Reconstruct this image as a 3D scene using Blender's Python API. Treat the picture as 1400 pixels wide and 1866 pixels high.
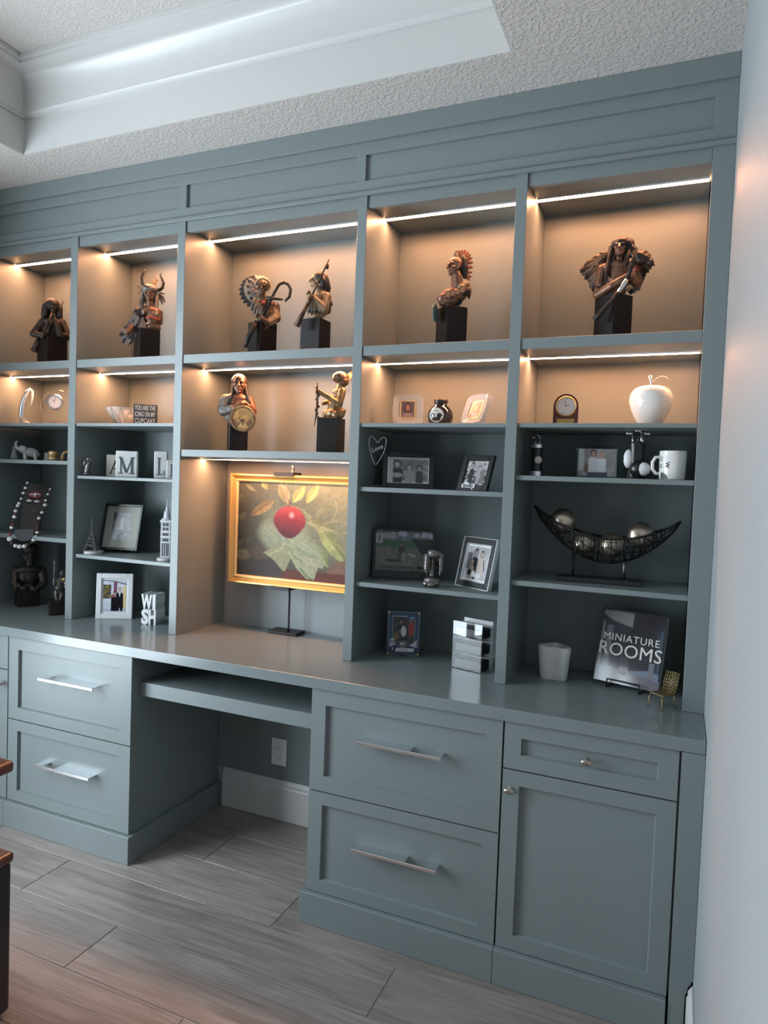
import bpy, bmesh, math, random
import numpy as np
from mathutils import Vector, Matrix, Euler

for o in list(bpy.data.objects): bpy.data.objects.remove(o)
scene = bpy.context.scene
C = scene.collection
random.seed(7)

# ------------------------------------------------------------------ camera
cam_d = bpy.data.cameras.new('camera'); cam = bpy.data.objects.new('camera', cam_d); C.objects.link(cam)
cam_d.sensor_fit = 'VERTICAL'; cam_d.sensor_height = 24.0; cam_d.lens = 1258.23 / 1866 * 24.0
cam_d.clip_start = 0.05
CAM = Vector((1.8626, -2.0573, 1.3632))
RX = Vector((0.9193, 0.3919, 0.0368)); RD = Vector((0.0504, -0.0245, -0.9984)); RF = Vector((-0.3904, 0.9197, -0.0423))
m = Matrix((RX, -RD, -RF)).transposed().to_4x4(); m.translation = CAM
cam.matrix_world = m
scene.camera = cam

# ------------------------------------------------------------------ world, light, exposure
w = bpy.data.worlds.new('sky'); scene.world = w; w.use_nodes = True
w.node_tree.nodes['Background'].inputs[0].default_value = (0.62, 0.8, 1.0, 1)
w.node_tree.nodes['Background'].inputs[1].default_value = 0.3
scene.view_settings.view_transform = 'Standard'; scene.view_settings.look = 'None'
scene.view_settings.exposure = 0.0; scene.view_settings.gamma = 1.0
scene.view_settings.use_curve_mapping = False

XL, XR, YB, YF, ZC = -0.9385, 1.9574, 0.3015, -5.6, 2.5198   # room
def area(name, loc, rot, sx, sy, power, col):
    l = bpy.data.lights.new(name, 'AREA'); l.shape = 'RECTANGLE'; l.size = sx; l.size_y = sy
    l.energy = power; l.color = col
    o = bpy.data.objects.new(name, l); C.objects.link(o); o.location = loc; o.rotation_euler = rot
    return o
# daylight entering by the tall window in the left wall and by a narrow one further back
area('window_left_offscreen', (XL - 0.05, -1.46, 1.27), (0, -math.pi / 2, 0), 2.1, 1.22, 130, (0.78, 0.905, 1.0))
area('window_left_far_offscreen', (XL - 0.05, -3.0, 1.0), (0, -math.pi / 2, 0), 1.4, 0.5, 30, (0.78, 0.905, 1.0))

# ------------------------------------------------------------------ materials
def srgb(r, g, b):
    f = lambda c: (c / 255 / 12.92) if c / 255 <= 0.04045 else ((c / 255 + 0.055) / 1.055) ** 2.4
    return (f(r), f(g), f(b), 1)
MATS = {}
def mat(name, col, rough=0.5, metal=0.0, bump=0.0, bscale=60.0, var=0.0, vscale=8.0, spec=None, trans=0.0, ior=1.45, coat=0.0, emit=None, estr=0.0):
    m = bpy.data.materials.new(name); m.use_nodes = True; MATS[name] = m
    nt = m.node_tree; b = nt.nodes['Principled BSDF']
    b.inputs['Base Color'].default_value = col; b.inputs['Roughness'].default_value = rough; b.inputs['Metallic'].default_value = metal
    if spec is not None: b.inputs['Specular IOR Level'].default_value = spec
    if trans: b.inputs['Transmission Weight'].default_value = trans; b.inputs['IOR'].default_value = ior
    if coat: b.inputs['Coat Weight'].default_value = coat; b.inputs['Coat Roughness'].default_value = 0.1
    if emit: b.inputs['Emission Color'].default_value = emit; b.inputs['Emission Strength'].default_value = estr
    tc = nt.nodes.new('ShaderNodeTexCoord')
    if var:
        n = nt.nodes.new('ShaderNodeTexNoise'); n.inputs['Scale'].default_value = vscale; n.inputs['Detail'].default_value = 5
        r = nt.nodes.new('ShaderNodeValToRGB')
        c = Vector(col[:3])
        r.color_ramp.elements[0].color = (*(c * (1 - var)), 1); r.color_ramp.elements[1].color = (*(c * (1 + var)), 1)
        r.color_ramp.elements[0].position = 0.3; r.color_ramp.elements[1].position = 0.7
        nt.links.new(tc.outputs['Object'], n.inputs['Vector']); nt.links.new(n.outputs['Fac'], r.inputs[0]); nt.links.new(r.outputs[0], b.inputs['Base Color'])
    if bump:
        n = nt.nodes.new('ShaderNodeTexNoise'); n.inputs['Scale'].default_value = bscale; n.inputs['Detail'].default_value = 3
        u = nt.nodes.new('ShaderNodeBump'); u.inputs['Strength'].default_value = bump; u.inputs['Distance'].default_value = 0.004
        nt.links.new(tc.outputs['Object'], n.inputs['Vector']); nt.links.new(n.outputs['Fac'], u.inputs['Height']); nt.links.new(u.outputs[0], b.inputs['Normal'])
    return m
mat('cab', (0.180, 0.209, 0.210, 1), 0.38, bump=0.02, bscale=300)
mat('counter', (0.180, 0.209, 0.210, 1), 0.18)
mat('wallpaint', (0.300, 0.325, 0.335, 1), 0.55, bump=0.12, bscale=140)
mat('trimwhite', (0.56, 0.55, 0.535, 1), 0.32)
mat('plastic_white', (0.75, 0.74, 0.72, 1), 0.35)
mat('dark_slot', (0.02, 0.02, 0.02, 1), 0.5)
mat('chrome', (0.78, 0.80, 0.82, 1), 0.22, 1.0)
mat('bronze_knob', (0.42, 0.38, 0.33, 1), 0.3, 1.0)
mat('led', (1, 1, 1, 1), 0.5, emit=(1.0, 0.455, 0.225, 1), estr=132.0)
mat('led_channel', (0.6, 0.6, 0.6, 1), 0.4)
mat('plinth', (0.013, 0.010, 0.010, 1), 0.4, spec=0.22)
mat('bronze_deep', (0.050, 0.034, 0.026, 1), 0.42, 0.5, bump=0.5, bscale=220, var=0.6, vscale=60)
mat('bronze', (0.10, 0.060, 0.038, 1), 0.42, 0.55, bump=0.5, bscale=220, var=0.55, vscale=60)
mat('bronze_skin', (0.215, 0.105, 0.066, 1), 0.38, 0.45, bump=0.25, bscale=200, var=0.45, vscale=45)
mat('bronze_dark', (0.030, 0.023, 0.020, 1), 0.42, 0.4, bump=0.5, bscale=260, var=0.5, vscale=60)
mat('bronze_grey', (0.17, 0.15, 0.135, 1), 0.42, 0.5, bump=0.6, bscale=260, var=0.6, vscale=70)
mat('bronze_tan', (0.34, 0.225, 0.13, 1), 0.5, 0.3, bump=0.6, bscale=240, var=0.4, vscale=70)
mat('bronze_gold', (0.27, 0.18, 0.095, 1), 0.36, 0.7, bump=0.4, bscale=240, var=0.5, vscale=70)
mat('red_wash', (0.34, 0.060, 0.035, 1), 0.5, 0.2, bump=0.4, bscale=240, var=0.4, vscale=90)
mat('teal_wash', (0.13, 0.22, 0.21, 1), 0.45, 0.2)
mat('feather_light', (0.42, 0.31, 0.22, 1), 0.5, 0.3, var=0.4, vscale=90)
mat('feather_dark', (0.035, 0.030, 0.030, 1), 0.45, 0.35)
mat('feather_red', (0.30, 0.105, 0.06, 1), 0.5, 0.3, var=0.4, vscale=90)
mat('white_ceramic', (0.78, 0.76, 0.73, 1), 0.15, coat=0.6)
mat('vase_white', (0.60, 0.60, 0.60, 1), 0.45)
mat('silver', (0.75, 0.75, 0.76, 1), 0.25, 1.0)
mat('pewter', (0.20, 0.185, 0.18, 1), 0.33, 1.0, bump=0.7, bscale=160)
mat('crystal', (0.90, 0.88, 0.85, 1), 0.10, trans=0.72, ior=1.5)
mat('clear', (0.96, 0.97, 0.98, 1), 0.02, trans=1.0, ior=1.45)
mat('glass_edge', (0.45, 0.72, 0.72, 1), 0.05, trans=0.9, ior=1.5)
mat('black_frame', (0.012, 0.012, 0.013, 1), 0.3)
mat('black_matte', (0.018, 0.018, 0.019, 1), 0.55)
mat('iron', (0.015, 0.014, 0.014, 1), 0.45, 0.4)
mat('white_paint', (0.72, 0.72, 0.73, 1), 0.4)
mat('mat_board', (0.33, 0.335, 0.29, 1), 0.7)
mat('weathered_white', (0.66, 0.66, 0.65, 1), 0.6, var=0.14, vscale=22, bump=0.3, bscale=40)
mat('letter_grey', (0.085, 0.10, 0.115, 1), 0.6)
mat('letter_black', (0.02, 0.02, 0.022, 1), 0.6)
mat('sign_dark', (0.035, 0.040, 0.045, 1), 0.6, var=0.3, vscale=40)
mat('sign_text', (0.52, 0.52, 0.50, 1), 0.6)
mat('gold_leaf', (0.72, 0.43, 0.14, 1), 0.32, 0.75, bump=0.15, bscale=120)
mat('gold_pale', (0.80, 0.60, 0.30, 1), 0.35, 0.6)
mat('brass', (0.55, 0.38, 0.15, 1), 0.3, 0.95)
mat('gold_wire', (0.26, 0.20, 0.10, 1), 0.38, 0.9)
mat('rosewood', (0.085, 0.018, 0.012, 1), 0.2, coat=0.6, var=0.25, vscale=30)
mat('clock_face', (0.62, 0.62, 0.64, 1), 0.3)
mat('jar_glaze', (0.016, 0.010, 0.013, 1), 0.1, coat=0.6)
mat('label_white', (0.62, 0.58, 0.52, 1), 0.5)
mat('ball_metal', (0.40, 0.34, 0.27, 1), 0.28, 0.9, bump=0.35, bscale=50, var=0.5, vscale=22)
mat('bead_white', (0.62, 0.58, 0.56, 1), 0.4)
mat('bead_red', (0.20, 0.025, 0.03, 1), 0.35)
mat('bead_dark', (0.035, 0.02, 0.02, 1), 0.4)
mat('dark_wood', (0.022, 0.015, 0.013, 1), 0.4, var=0.4, vscale=30)
mat('leather_dark', (0.014, 0.013, 0.016, 1), 0.42, bump=0.15, bscale=160)
mat('stone_base', (0.42, 0.40, 0.39, 1), 0.6)
mat('slate', (0.075, 0.075, 0.085, 1), 0.5)
mat('tower_grey', (0.52, 0.53, 0.56, 1), 0.4)
mat('amber', (0.50, 0.28, 0.12, 1), 0.15, trans=0.4)
mat('grout', (0.50, 0.47, 0.45, 1), 0.8)

def print_mat(name, rough):
    m = bpy.data.materials.new(name); m.use_nodes = True; MATS[name] = m
    b = m.node_tree.nodes['Principled BSDF']; a = m.node_tree.nodes.new('ShaderNodeAttribute'); a.attribute_name = 'Col'
    m.node_tree.links.new(a.outputs['Color'], b.inputs['Base Color']); b.inputs['Roughness'].default_value = rough
print_mat('print', 0.25); print_mat('canvas', 0.7); print_mat('cover', 0.08)

def ceiling_mat():
    m = mat('ceilingpaint', (0.58, 0.545, 0.515, 1), 0.75); nt = m.node_tree; b = nt.nodes['Principled BSDF']
    tc = nt.nodes.new('ShaderNodeTexCoord'); n = nt.nodes.new('ShaderNodeTexNoise'); n.inputs['Scale'].default_value = 95; n.inputs['Detail'].default_value = 2.5
    r = nt.nodes.new('ShaderNodeValToRGB'); r.color_ramp.elements[0].position = 0.47; r.color_ramp.elements[1].position = 0.56
    u = nt.nodes.new('ShaderNodeBump'); u.inputs['Strength'].default_value = 0.5; u.inputs['Distance'].default_value = 0.003
    L = nt.links.new; L(tc.outputs['Object'], n.inputs['Vector']); L(n.outputs['Fac'], r.inputs[0]); L(r.outputs[0], u.inputs['Height']); L(u.outputs[0], b.inputs['Normal'])
ceiling_mat()

def plank_mat():
    m = mat('plank', (0.2, 0.17, 0.15, 1), 0.36); nt = m.node_tree; b = nt.nodes['Principled BSDF']; L = nt.links.new; N = nt.nodes.new
    tc = N('ShaderNodeTexCoord'); oi = N('ShaderNodeObjectInfo')
    off = N('ShaderNodeVectorMath'); off.operation = 'SCALE'; off.inputs[0].default_value = (37, 19, 7); L(oi.outputs['Random'], off.inputs['Scale'])
    add = N('ShaderNodeVectorMath'); L(tc.outputs['Object'], add.inputs[0]); L(off.outputs[0], add.inputs[1])
    mp = N('ShaderNodeMapping'); mp.inputs['Scale'].default_value = (0.9, 9, 1); L(add.outputs[0], mp.inputs[0])
    n1 = N('ShaderNodeTexNoise'); n1.inputs['Scale'].default_value = 3.0; n1.inputs['Detail'].default_value = 6; n1.inputs['Distortion'].default_value = 1.4; L(mp.outputs[0], n1.inputs['Vector'])
    mp2 = N('ShaderNodeMapping'); mp2.inputs['Scale'].default_value = (2.5, 110, 1); L(add.outputs[0], mp2.inputs[0])
    n2 = N('ShaderNodeTexNoise'); n2.inputs['Scale'].default_value = 2.0; n2.inputs['Detail'].default_value = 4; L(mp2.outputs[0], n2.inputs['Vector'])
    mix = N('ShaderNodeMath'); mix.operation = 'MULTIPLY_ADD'; mix.inputs[1].default_value = 0.45; L(n2.outputs['Fac'], mix.inputs[0])
    h = N('ShaderNodeMath'); h.operation = 'MULTIPLY'; h.inputs[1].default_value = 0.62; L(n1.outputs['Fac'], h.inputs[0]); L(h.outputs[0], mix.inputs[2])
    r = N('ShaderNodeValToRGB'); e = r.color_ramp.elements
    e[0].position = 0.30; e[0].color = (0.150, 0.124, 0.112, 1); e[1].position = 0.74; e[1].color = (0.36, 0.312, 0.287, 1)
    k = e.new(0.5); k.color = (0.245, 0.208, 0.190, 1)
    L(mix.outputs[0], r.inputs[0])
    hs = N('ShaderNodeHueSaturation'); mr = N('ShaderNodeMapRange'); mr.inputs[3].default_value = 0.85; mr.inputs[4].default_value = 1.12
    L(oi.outputs['Random'], mr.inputs[0]); L(mr.outputs[0], hs.inputs['Value']); L(r.outputs[0], hs.inputs['Color']); L(hs.outputs[0], b.inputs['Base Color'])
    u = N('ShaderNodeBump'); u.inputs['Strength'].default_value = 0.15; u.inputs['Distance'].default_value = 0.002; L(n2.outputs['Fac'], u.inputs['Height']); L(u.outputs[0], b.inputs['Normal'])
plank_mat()

def wood_mat(name, c0, c1, rough):
    m = mat(name, c0, rough, coat=0.3); nt = m.node_tree; b = nt.nodes['Principled BSDF']; L = nt.links.new; N = nt.nodes.new
    tc = N('ShaderNodeTexCoord'); mp = N('ShaderNodeMapping'); mp.inputs['Scale'].default_value = (30, 3, 30); n = N('ShaderNodeTexNoise'); n.inputs['Detail'].default_value = 5
    r = N('ShaderNodeValToRGB'); r.color_ramp.elements[0].color = c0; r.color_ramp.elements[1].color = c1
    L(tc.outputs['Object'], mp.inputs[0]); L(mp.outputs[0], n.inputs['Vector']); L(n.outputs['Fac'], r.inputs[0]); L(r.outputs[0], b.inputs['Base Color'])
wood_mat('chair_wood', (0.035, 0.014, 0.010, 1), (0.12, 0.045, 0.028, 1), 0.3)

# ------------------------------------------------------------------ mesh helpers
V3 = Vector
class B:
    def __init__(s): s.bm = bmesh.new(); s.mi = 0
    def _tag(s, faces):
        for f in faces: f.material_index = s.mi
    def box(s, x0, x1, y0, y1, z0, z1, bev=0.0, seg=1):
        r = bmesh.ops.create_cube(s.bm, size=1.0)
        for v in r['verts']:
            v.co = V3(((x0 + x1) / 2 + v.co.x * (x1 - x0), (y0 + y1) / 2 + v.co.y * (y1 - y0), (z0 + z1) / 2 + v.co.z * (z1 - z0)))
        fs = set(f for v in r['verts'] for f in v.link_faces); s._tag(fs)
        if bev:
            es = list(set(e for v in r['verts'] for e in v.link_edges))
            r2 = bmesh.ops.bevel(s.bm, geom=es, offset=bev, segments=seg, affect='EDGES', profile=0.5); s._tag(r2['faces'])
        return s
    def obox(s, c, size, M, bev=0.0):
        n0 = len(s.bm.verts); s.bm.verts.ensure_lookup_table()
        old = set(s.bm.verts); s.box(-size[0] / 2, size[0] / 2, -size[1] / 2, size[1] / 2, -size[2] / 2, size[2] / 2, bev)
        for v in s.bm.verts:
            if v not in old: v.co = M @ v.co + V3(c)
        return s
    def tube(s, pts, r, n=8, closed=False, cap=True):
        pts = [V3(p) for p in pts]; k = len(pts)
        rr = r if isinstance(r, (list, tuple)) else [r] * k
        rings = []; up = None
        for i, p in enumerate(pts):
            a = pts[(i - 1) % k] if (closed or i > 0) else p
            b = pts[(i + 1) % k] if (closed or i < k - 1) else p
            t = (b - a).normalized() if (b - a).length > 1e-9 else V3((0, 0, 1))
            if up is None:
                up = t.orthogonal().normalized()
            else:
                up = up - t * up.dot(t)
                up = up.normalized() if up.length > 1e-6 else t.orthogonal().normalized()
            q = t.cross(up)
            rings.append([s.bm.verts.new(p + (up * math.cos(2 * math.pi * j / n) + q * math.sin(2 * math.pi * j / n)) * rr[i]) for j in range(n)])
        fs = []
        for i in range(k if closed else k - 1):
            A, Bq = rings[i], rings[(i + 1) % k]
            for j in range(n): fs.append(s.bm.faces.new((A[j], A[(j + 1) % n], Bq[(j + 1) % n], Bq[j])))
        if cap and not closed:
            fs.append(s.bm.faces.new(rings[0][::-1])); fs.append(s.bm.faces.new(rings[-1]))
        s._tag(fs); return s
    def cap(s, p0, p1, r0, r1=None, n=10):           # capsule-like limb with round ends
        r1 = r0 if r1 is None else r1; p0, p1 = V3(p0), V3(p1); d = (p1 - p0); L = max(d.length, 1e-6); t = d / L
        P, R = [], []
        for a in (-90, -60, -30): P.append(p0 + t * r0 * math.sin(math.radians(a))); R.append(max(r0 * math.cos(math.radians(a)), r0 * 0.05))
        P.append(p0); R.append(r0); P.append(p1); R.append(r1)
        for a in (30, 60, 90): P.append(p1 + t * r1 * math.sin(math.radians(a))); R.append(max(r1 * math.cos(math.radians(a)), r1 * 0.05))
        return s.tube(P, R, n)
    def limb(s, pts, rs, n=10):
        for i in range(len(pts) - 1): s.cap(pts[i], pts[i + 1], rs[i], rs[i + 1], n)
        return s
    def ell(s, c, r, M=None, u=16, v=10):
        R = bmesh.ops.create_uvsphere(s.bm, u_segments=u, v_segments=v, radius=1.0)
        for q in R['verts']:
            p = V3((q.co.x * r[0], q.co.y * r[1], q.co.z * r[2]))
            if M is not None: p = M @ p
            q.co = p + V3(c)
        s._tag(set(f for q in R['verts'] for f in q.link_faces)); return s
    def lathe(s, prof, c=(0, 0, 0), n=32, M=None, cap=True):
        rings = []; fs = []
        for (r, z) in prof:
            ring = []
            for j in range(n):
                p = V3((r * math.cos(2 * math.pi * j / n), r * math.sin(2 * math.pi * j / n), z))
                if M is not None: p = M @ p
                ring.append(s.bm.verts.new(p + V3(c)))
            rings.append(ring)
        for A, Q in zip(rings, rings[1:]):
            for j in range(n): fs.append(s.bm.faces.new((A[j], A[(j + 1) % n], Q[(j + 1) % n], Q[j])))
        if cap: fs.append(s.bm.faces.new(rings[0][::-1])); fs.append(s.bm.faces.new(rings[-1]))
        s._tag(fs); return s
    def prism(s, pts, y0, y1, M=None, c=(0, 0, 0)):   # outline in XZ, extruded along Y
        A = []; Q = []
        for (x, z) in pts:
            for y, L in ((y0, A), (y1, Q)):
                p = V3((x, y, z)); p = (M @ p) if M is not None else p
                L.append(s.bm.verts.new(p + V3(c)))
        n = len(pts); fs = [s.bm.faces.new(A), s.bm.faces.new(Q[::-1])]
        for i in range(n): fs.append(s.bm.faces.new((A[i], Q[i], Q[(i + 1) % n], A[(i + 1) % n])))
        s._tag(fs); return s
    def mesh(s, name='m'):
        bmesh.ops.recalc_face_normals(s.bm, faces=s.bm.faces)
        me = bpy.data.meshes.new(name); s.bm.to_mesh(me); s.bm.free(); return me

def link(name, me, mats, parent=None, smooth=False):
    mats = mats if isinstance(mats, (list, tuple)) else [mats]
    if len(me.materials) == 0:
        for k in mats: me.materials.append(MATS[k])
    if smooth is True:
        for p in me.polygons: p.use_smooth = True
    elif smooth:
        me.set_sharp_from_angle(angle=math.radians(smooth))
        for p in me.polygons: p.use_smooth = True
    o = bpy.data.objects.new(name, me); C.objects.link(o)
    if parent: o.parent = parent
    return o
def part(name, b, mats, parent=None, smooth=False, label=None):
    me = b.mesh(name) if isinstance(b, B) else b
    o = link(name, me, mats, parent, smooth)
    if label: o['label'] = label
    return o
def tag(o, label, cat, group=None):
    o['label'] = label; o['category'] = cat
    if group: o['group'] = group
    return o
def thing(name, label, cat, loc=(0, 0, 0), rz=0.0, group=None):
    o = bpy.data.objects.new(name, None); C.objects.link(o); o.empty_display_size = 0.05
    o.location = loc; o.rotation_euler = (0, 0, rz)
    return tag(o, label, cat, group)
def struct(name, b, mats, parent=None, smooth=False):
    o = part(name, b, mats, parent, smooth)
    if parent is None: o['kind'] = 'structure'
    return o

def fuse(b, voxel, it=3, fac=0.5):
    """union of overlapping closed shapes into one continuous skin"""
    me = b.mesh('tmp'); o = bpy.data.objects.new('tmp', me); C.objects.link(o)
    r = o.modifiers.new('r', 'REMESH'); r.mode = 'VOXEL'; r.voxel_size = voxel
    sm = o.modifiers.new('s', 'SMOOTH'); sm.iterations = it; sm.factor = fac
    dg = bpy.context.evaluated_depsgraph_get(); dg.update()
    out = bpy.data.meshes.new_from_object(o.evaluated_get(dg))
    out.materials.clear(); bpy.data.objects.remove(o); bpy.data.meshes.remove(me)
    for p in out.polygons: p.use_smooth = True; p.material_index = 0
    return out

def text_mesh(body, size, depth=0.001, align='CENTER', bold=0.0, space=1.0, line=1.0):
    """lettering standing in the XZ plane, facing -Y, centred at the origin"""
    cu = bpy.data.curves.new('t', 'FONT'); cu.body = body; cu.size = size; cu.extrude = depth / 2; cu.align_x = align; cu.align_y = 'CENTER'
    cu.offset = bold; cu.space_character = space; cu.space_line = line; cu.resolution_u = 3
    o = bpy.data.objects.new('t', cu); C.objects.link(o)
    dg = bpy.context.evaluated_depsgraph_get(); dg.update()
    me = bpy.data.meshes.new_from_object(o.evaluated_get(dg)); bpy.data.objects.remove(o); bpy.data.curves.remove(cu)
    me.transform(Matrix.Rotation(math.pi / 2, 4, 'X')); me.materials.clear()
    for p in me.polygons: p.material_index = 0
    return me

# -------- flat prints: colours on a fine grid of faces
def G(nx, ny):
    u, v = np.meshgrid((np.arange(nx) + 0.5) / nx, (np.arange(ny) + 0.5) / ny); return u, v
def noise2(nx, ny, sx, sy, seed, octv=3):
    rs = np.random.RandomState(seed); out = np.zeros((ny, nx)); amp = 1; tot = 0
    for k in range(octv):
        gx, gy = max(2, int(sx * 2 ** k)), max(2, int(sy * 2 ** k)); g = rs.rand(gy + 1, gx + 1)
        x = np.linspace(0, gx - 1e-6, nx); y = np.linspace(0, gy - 1e-6, ny); xi, yi = x.astype(int), y.astype(int)
        fx, fy = x - xi, y - yi; fx = fx * fx * (3 - 2 * fx); fy = fy * fy * (3 - 2 * fy)
        a = g[np.ix_(yi, xi)] * (1 - fx) + g[np.ix_(yi, xi + 1)] * fx
        b = g[np.ix_(yi + 1, xi)] * (1 - fx) + g[np.ix_(yi + 1, xi + 1)] * fx
        out += amp * (a * (1 - fy)[:, None] + b * fy[:, None]); tot += amp; amp *= 0.5
    return out / tot
class Img:
    def __init__(s, nx, ny, col):
        s.nx, s.ny = nx, ny; s.u, s.v = G(nx, ny); s.a = np.ones((ny, nx, 3)) * np.array(col, float)
    def put(s, m, col, al=1.0):
        m = np.clip(m, 0, 1)[..., None] * al; s.a = s.a * (1 - m) + np.asarray(col, float) * m
    def ell(s, cx, cy, rx, ry, col, soft=0.15, rot=0.0, al=1.0):
        dx, dy = s.u - cx, s.v - cy; c, q = math.cos(rot), math.sin(rot)
        d = np.sqrt(((dx * c + dy * q) / rx) ** 2 + ((-dx * q + dy * c) / ry) ** 2); s.put((1 - d) / soft + 0.5, col, al)
    def rect(s, x0, x1, y0, y1, col, al=1.0): s.put(((s.u > x0) & (s.u < x1) & (s.v > y0) & (s.v < y1)).astype(float), col, al)
    def poly(s, pts, col, al=1.0):
        ins = np.zeros(s.u.shape, bool); n = len(pts)
        for i in range(n):
            (x0, y0), (x1, y1) = pts[i], pts[(i + 1) % n]
            if y0 == y1: continue
            ins ^= ((y0 > s.v) != (y1 > s.v)) & (s.u < (x1 - x0) * (s.v - y0) / (y1 - y0) + x0)
        s.put(ins.astype(float), col, al)
    def line(s, pts, wd, col, al=1.0):
        for (x0, y0), (x1, y1) in zip(pts, pts[1:]):
            dx, dy = x1 - x0, y1 - y0; L2 = dx * dx + dy * dy + 1e-12
            t = np.clip(((s.u - x0) * dx + (s.v - y0) * dy) / L2, 0, 1)
            d = np.hypot(s.u - x0 - t * dx, s.v - y0 - t * dy); s.put((wd - d) / (wd * 0.6) + 0.3, col, al)
    def person(s, x, top, h, hair, skin, cloth, wd=0.1, legs=None):
        """a standing or half figure: head, hair, shoulders, body; h is the head height"""
        s.ell(x, top - h * 0.50, h * 0.44, h * 0.62, hair)
        s.poly([(x - wd, top - h * 5), (x - wd * 0.98, top - h * 1.65), (x - wd * 0.5, top - h * 1.25), (x + wd * 0.5, top - h * 1.25), (x + wd * 0.98, top - h * 1.65), (x + wd, top - h * 5)], cloth)
        s.rect(x - h * 0.13, x + h * 0.13, top - h * 1.35, top - h * 0.9, skin)
        s.ell(x, top - h * 0.60, h * 0.31, h * 0.44, skin)
def print_mesh(img, w, h, name='photo'):
    """w x h metres in the XZ plane, centred, facing -Y; one face per sample"""
    nx, ny = img.nx, img.ny
    X = np.linspace(-w / 2, w / 2, nx + 1); Z = np.linspace(-h / 2, h / 2, ny + 1)
    gx, gz = np.meshgrid(X, Z); co = np.zeros(((nx + 1) * (ny + 1), 3)); co[:, 0] = gx.ravel(); co[:, 2] = gz.ravel()
    i, j = np.meshgrid(np.arange(nx), np.arange(ny)); a = (j * (nx + 1) + i).ravel()
    f = np.stack([a, a + 1, a + nx + 2, a + nx + 1], 1)
    me = bpy.data.meshes.new(name); me.from_pydata(co.tolist(), [], f.tolist())
    a_ = np.pad(img.a, ((1, 1), (1, 1), (0, 0)), 'edge'); a_ = (a_[:-2] + 2 * a_[1:-1] + a_[2:]) / 4; img.a = (a_[:, :-2] + 2 * a_[:, 1:-1] + a_[:, 2:]) / 4   # soft print
    c = np.clip(img.a, 0, 1).reshape(-1, 3); lin = np.where(c <= 0.04045, c / 12.92, ((c + 0.055) / 1.055) ** 2.4)
    col = np.ones((nx * ny, 4, 4)); col[:, :, :3] = lin[:, None, :]
    at = me.color_attributes.new('Col', 'FLOAT_COLOR', 'CORNER'); at.data.foreach_set('color', col.ravel().astype(np.float32)); me.update()
    return me

# ================================================================== THE ROOM
fl = B(); fl.box(XL - 0.15, XR + 0.15, YF - 0.15, YB + 0.15, -0.08, -0.003)
floor = struct('floor', fl, 'grout')
PL, PW = 1.2355, 0.2005
row = 0
def planks():
    y1 = -0.2855 + PW * 3
    off = -0.037 - 0.4118 * 3
    r = 0
    while y1 > YF:
        y0 = y1 - PW; x = off - PL * 4
        while x < XR:
            a, b_ = max(x + 0.0013, XL + 0.001), min(x + PL - 0.0013, XR - 0.001)
            c0, c1 = max(y0 + 0.0013, YF + 0.001), min(y1 - 0.0013, YB - 0.001)
            if b_ - a > 0.01 and c1 - c0 > 0.01:
                q = B(); q.box(-(b_ - a) / 2, (b_ - a) / 2, -(c1 - c0) / 2, (c1 - c0) / 2, -0.004, 0.0, 0.0008)
                o = part('plank', q, 'plank', floor); o.location = ((a + b_) / 2, (c0 + c1) / 2, 0)
            x += PL
        y1 = y0; off += 0.4118; r += 1
planks()

WINS = [(-2.08, -0.84), (-3.26, -2.74)]; WZ0, WZ1 = 0.21, 2.33     # two tall windows in the left wall
wl = B(); yy = [YF - 0.12] + [v_ for w_ in reversed(WINS) for v_ in w_] + [YB + 0.12]
for k in range(0, len(yy), 2): wl.box(XL - 0.12, XL, yy[k], yy[k + 1], -0.05, 2.95)
for a, b_ in WINS: wl.box(XL - 0.12, XL, a, b_, -0.05, WZ0).box(XL - 0.12, XL, a, b_, WZ1, 2.95)
struct('wall_left', wl, 'wallpaint')
for k, (a, b_) in enumerate(WINS):
    wf = B(); wf.box(XL - 0.04, XL + 0.012, a - 0.07, a, WZ0 - 0.07, WZ1 + 0.07).box(XL - 0.04, XL + 0.012, b_, b_ + 0.07, WZ0 - 0.07, WZ1 + 0.07)
    wf.box(XL - 0.04, XL + 0.012, a, b_, WZ1, WZ1 + 0.07).box(XL - 0.04, XL + 0.03, a, b_, WZ0 - 0.035, WZ0)
    wf.box(XL - 0.04, XL - 0.01, (a + b_) / 2 - 0.02, (a + b_) / 2 + 0.02, WZ0, WZ1).box(XL - 0.04, XL - 0.01, a, b_, 1.40, 1.44)
    struct('window_%d' % (k + 1), wf, 'trimwhite')
wr = B(); wr.box(XR, XR + 0.12, YF - 0.12, YB + 0.12, -0.05, 2.95); struct('wall_right', wr, 'wallpaint')
wb = B(); wb.box(XL - 0.12, XR + 0.12, YB, YB + 0.12, -0.05, 2.95); struct('wall_back', wb, 'wallpaint')
wv = B(); wv.box(XL - 0.12, XR + 0.12, YF - 0.12, YF, -0.05, 2.95); struct('wall_front', wv, 'wallpaint')

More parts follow.
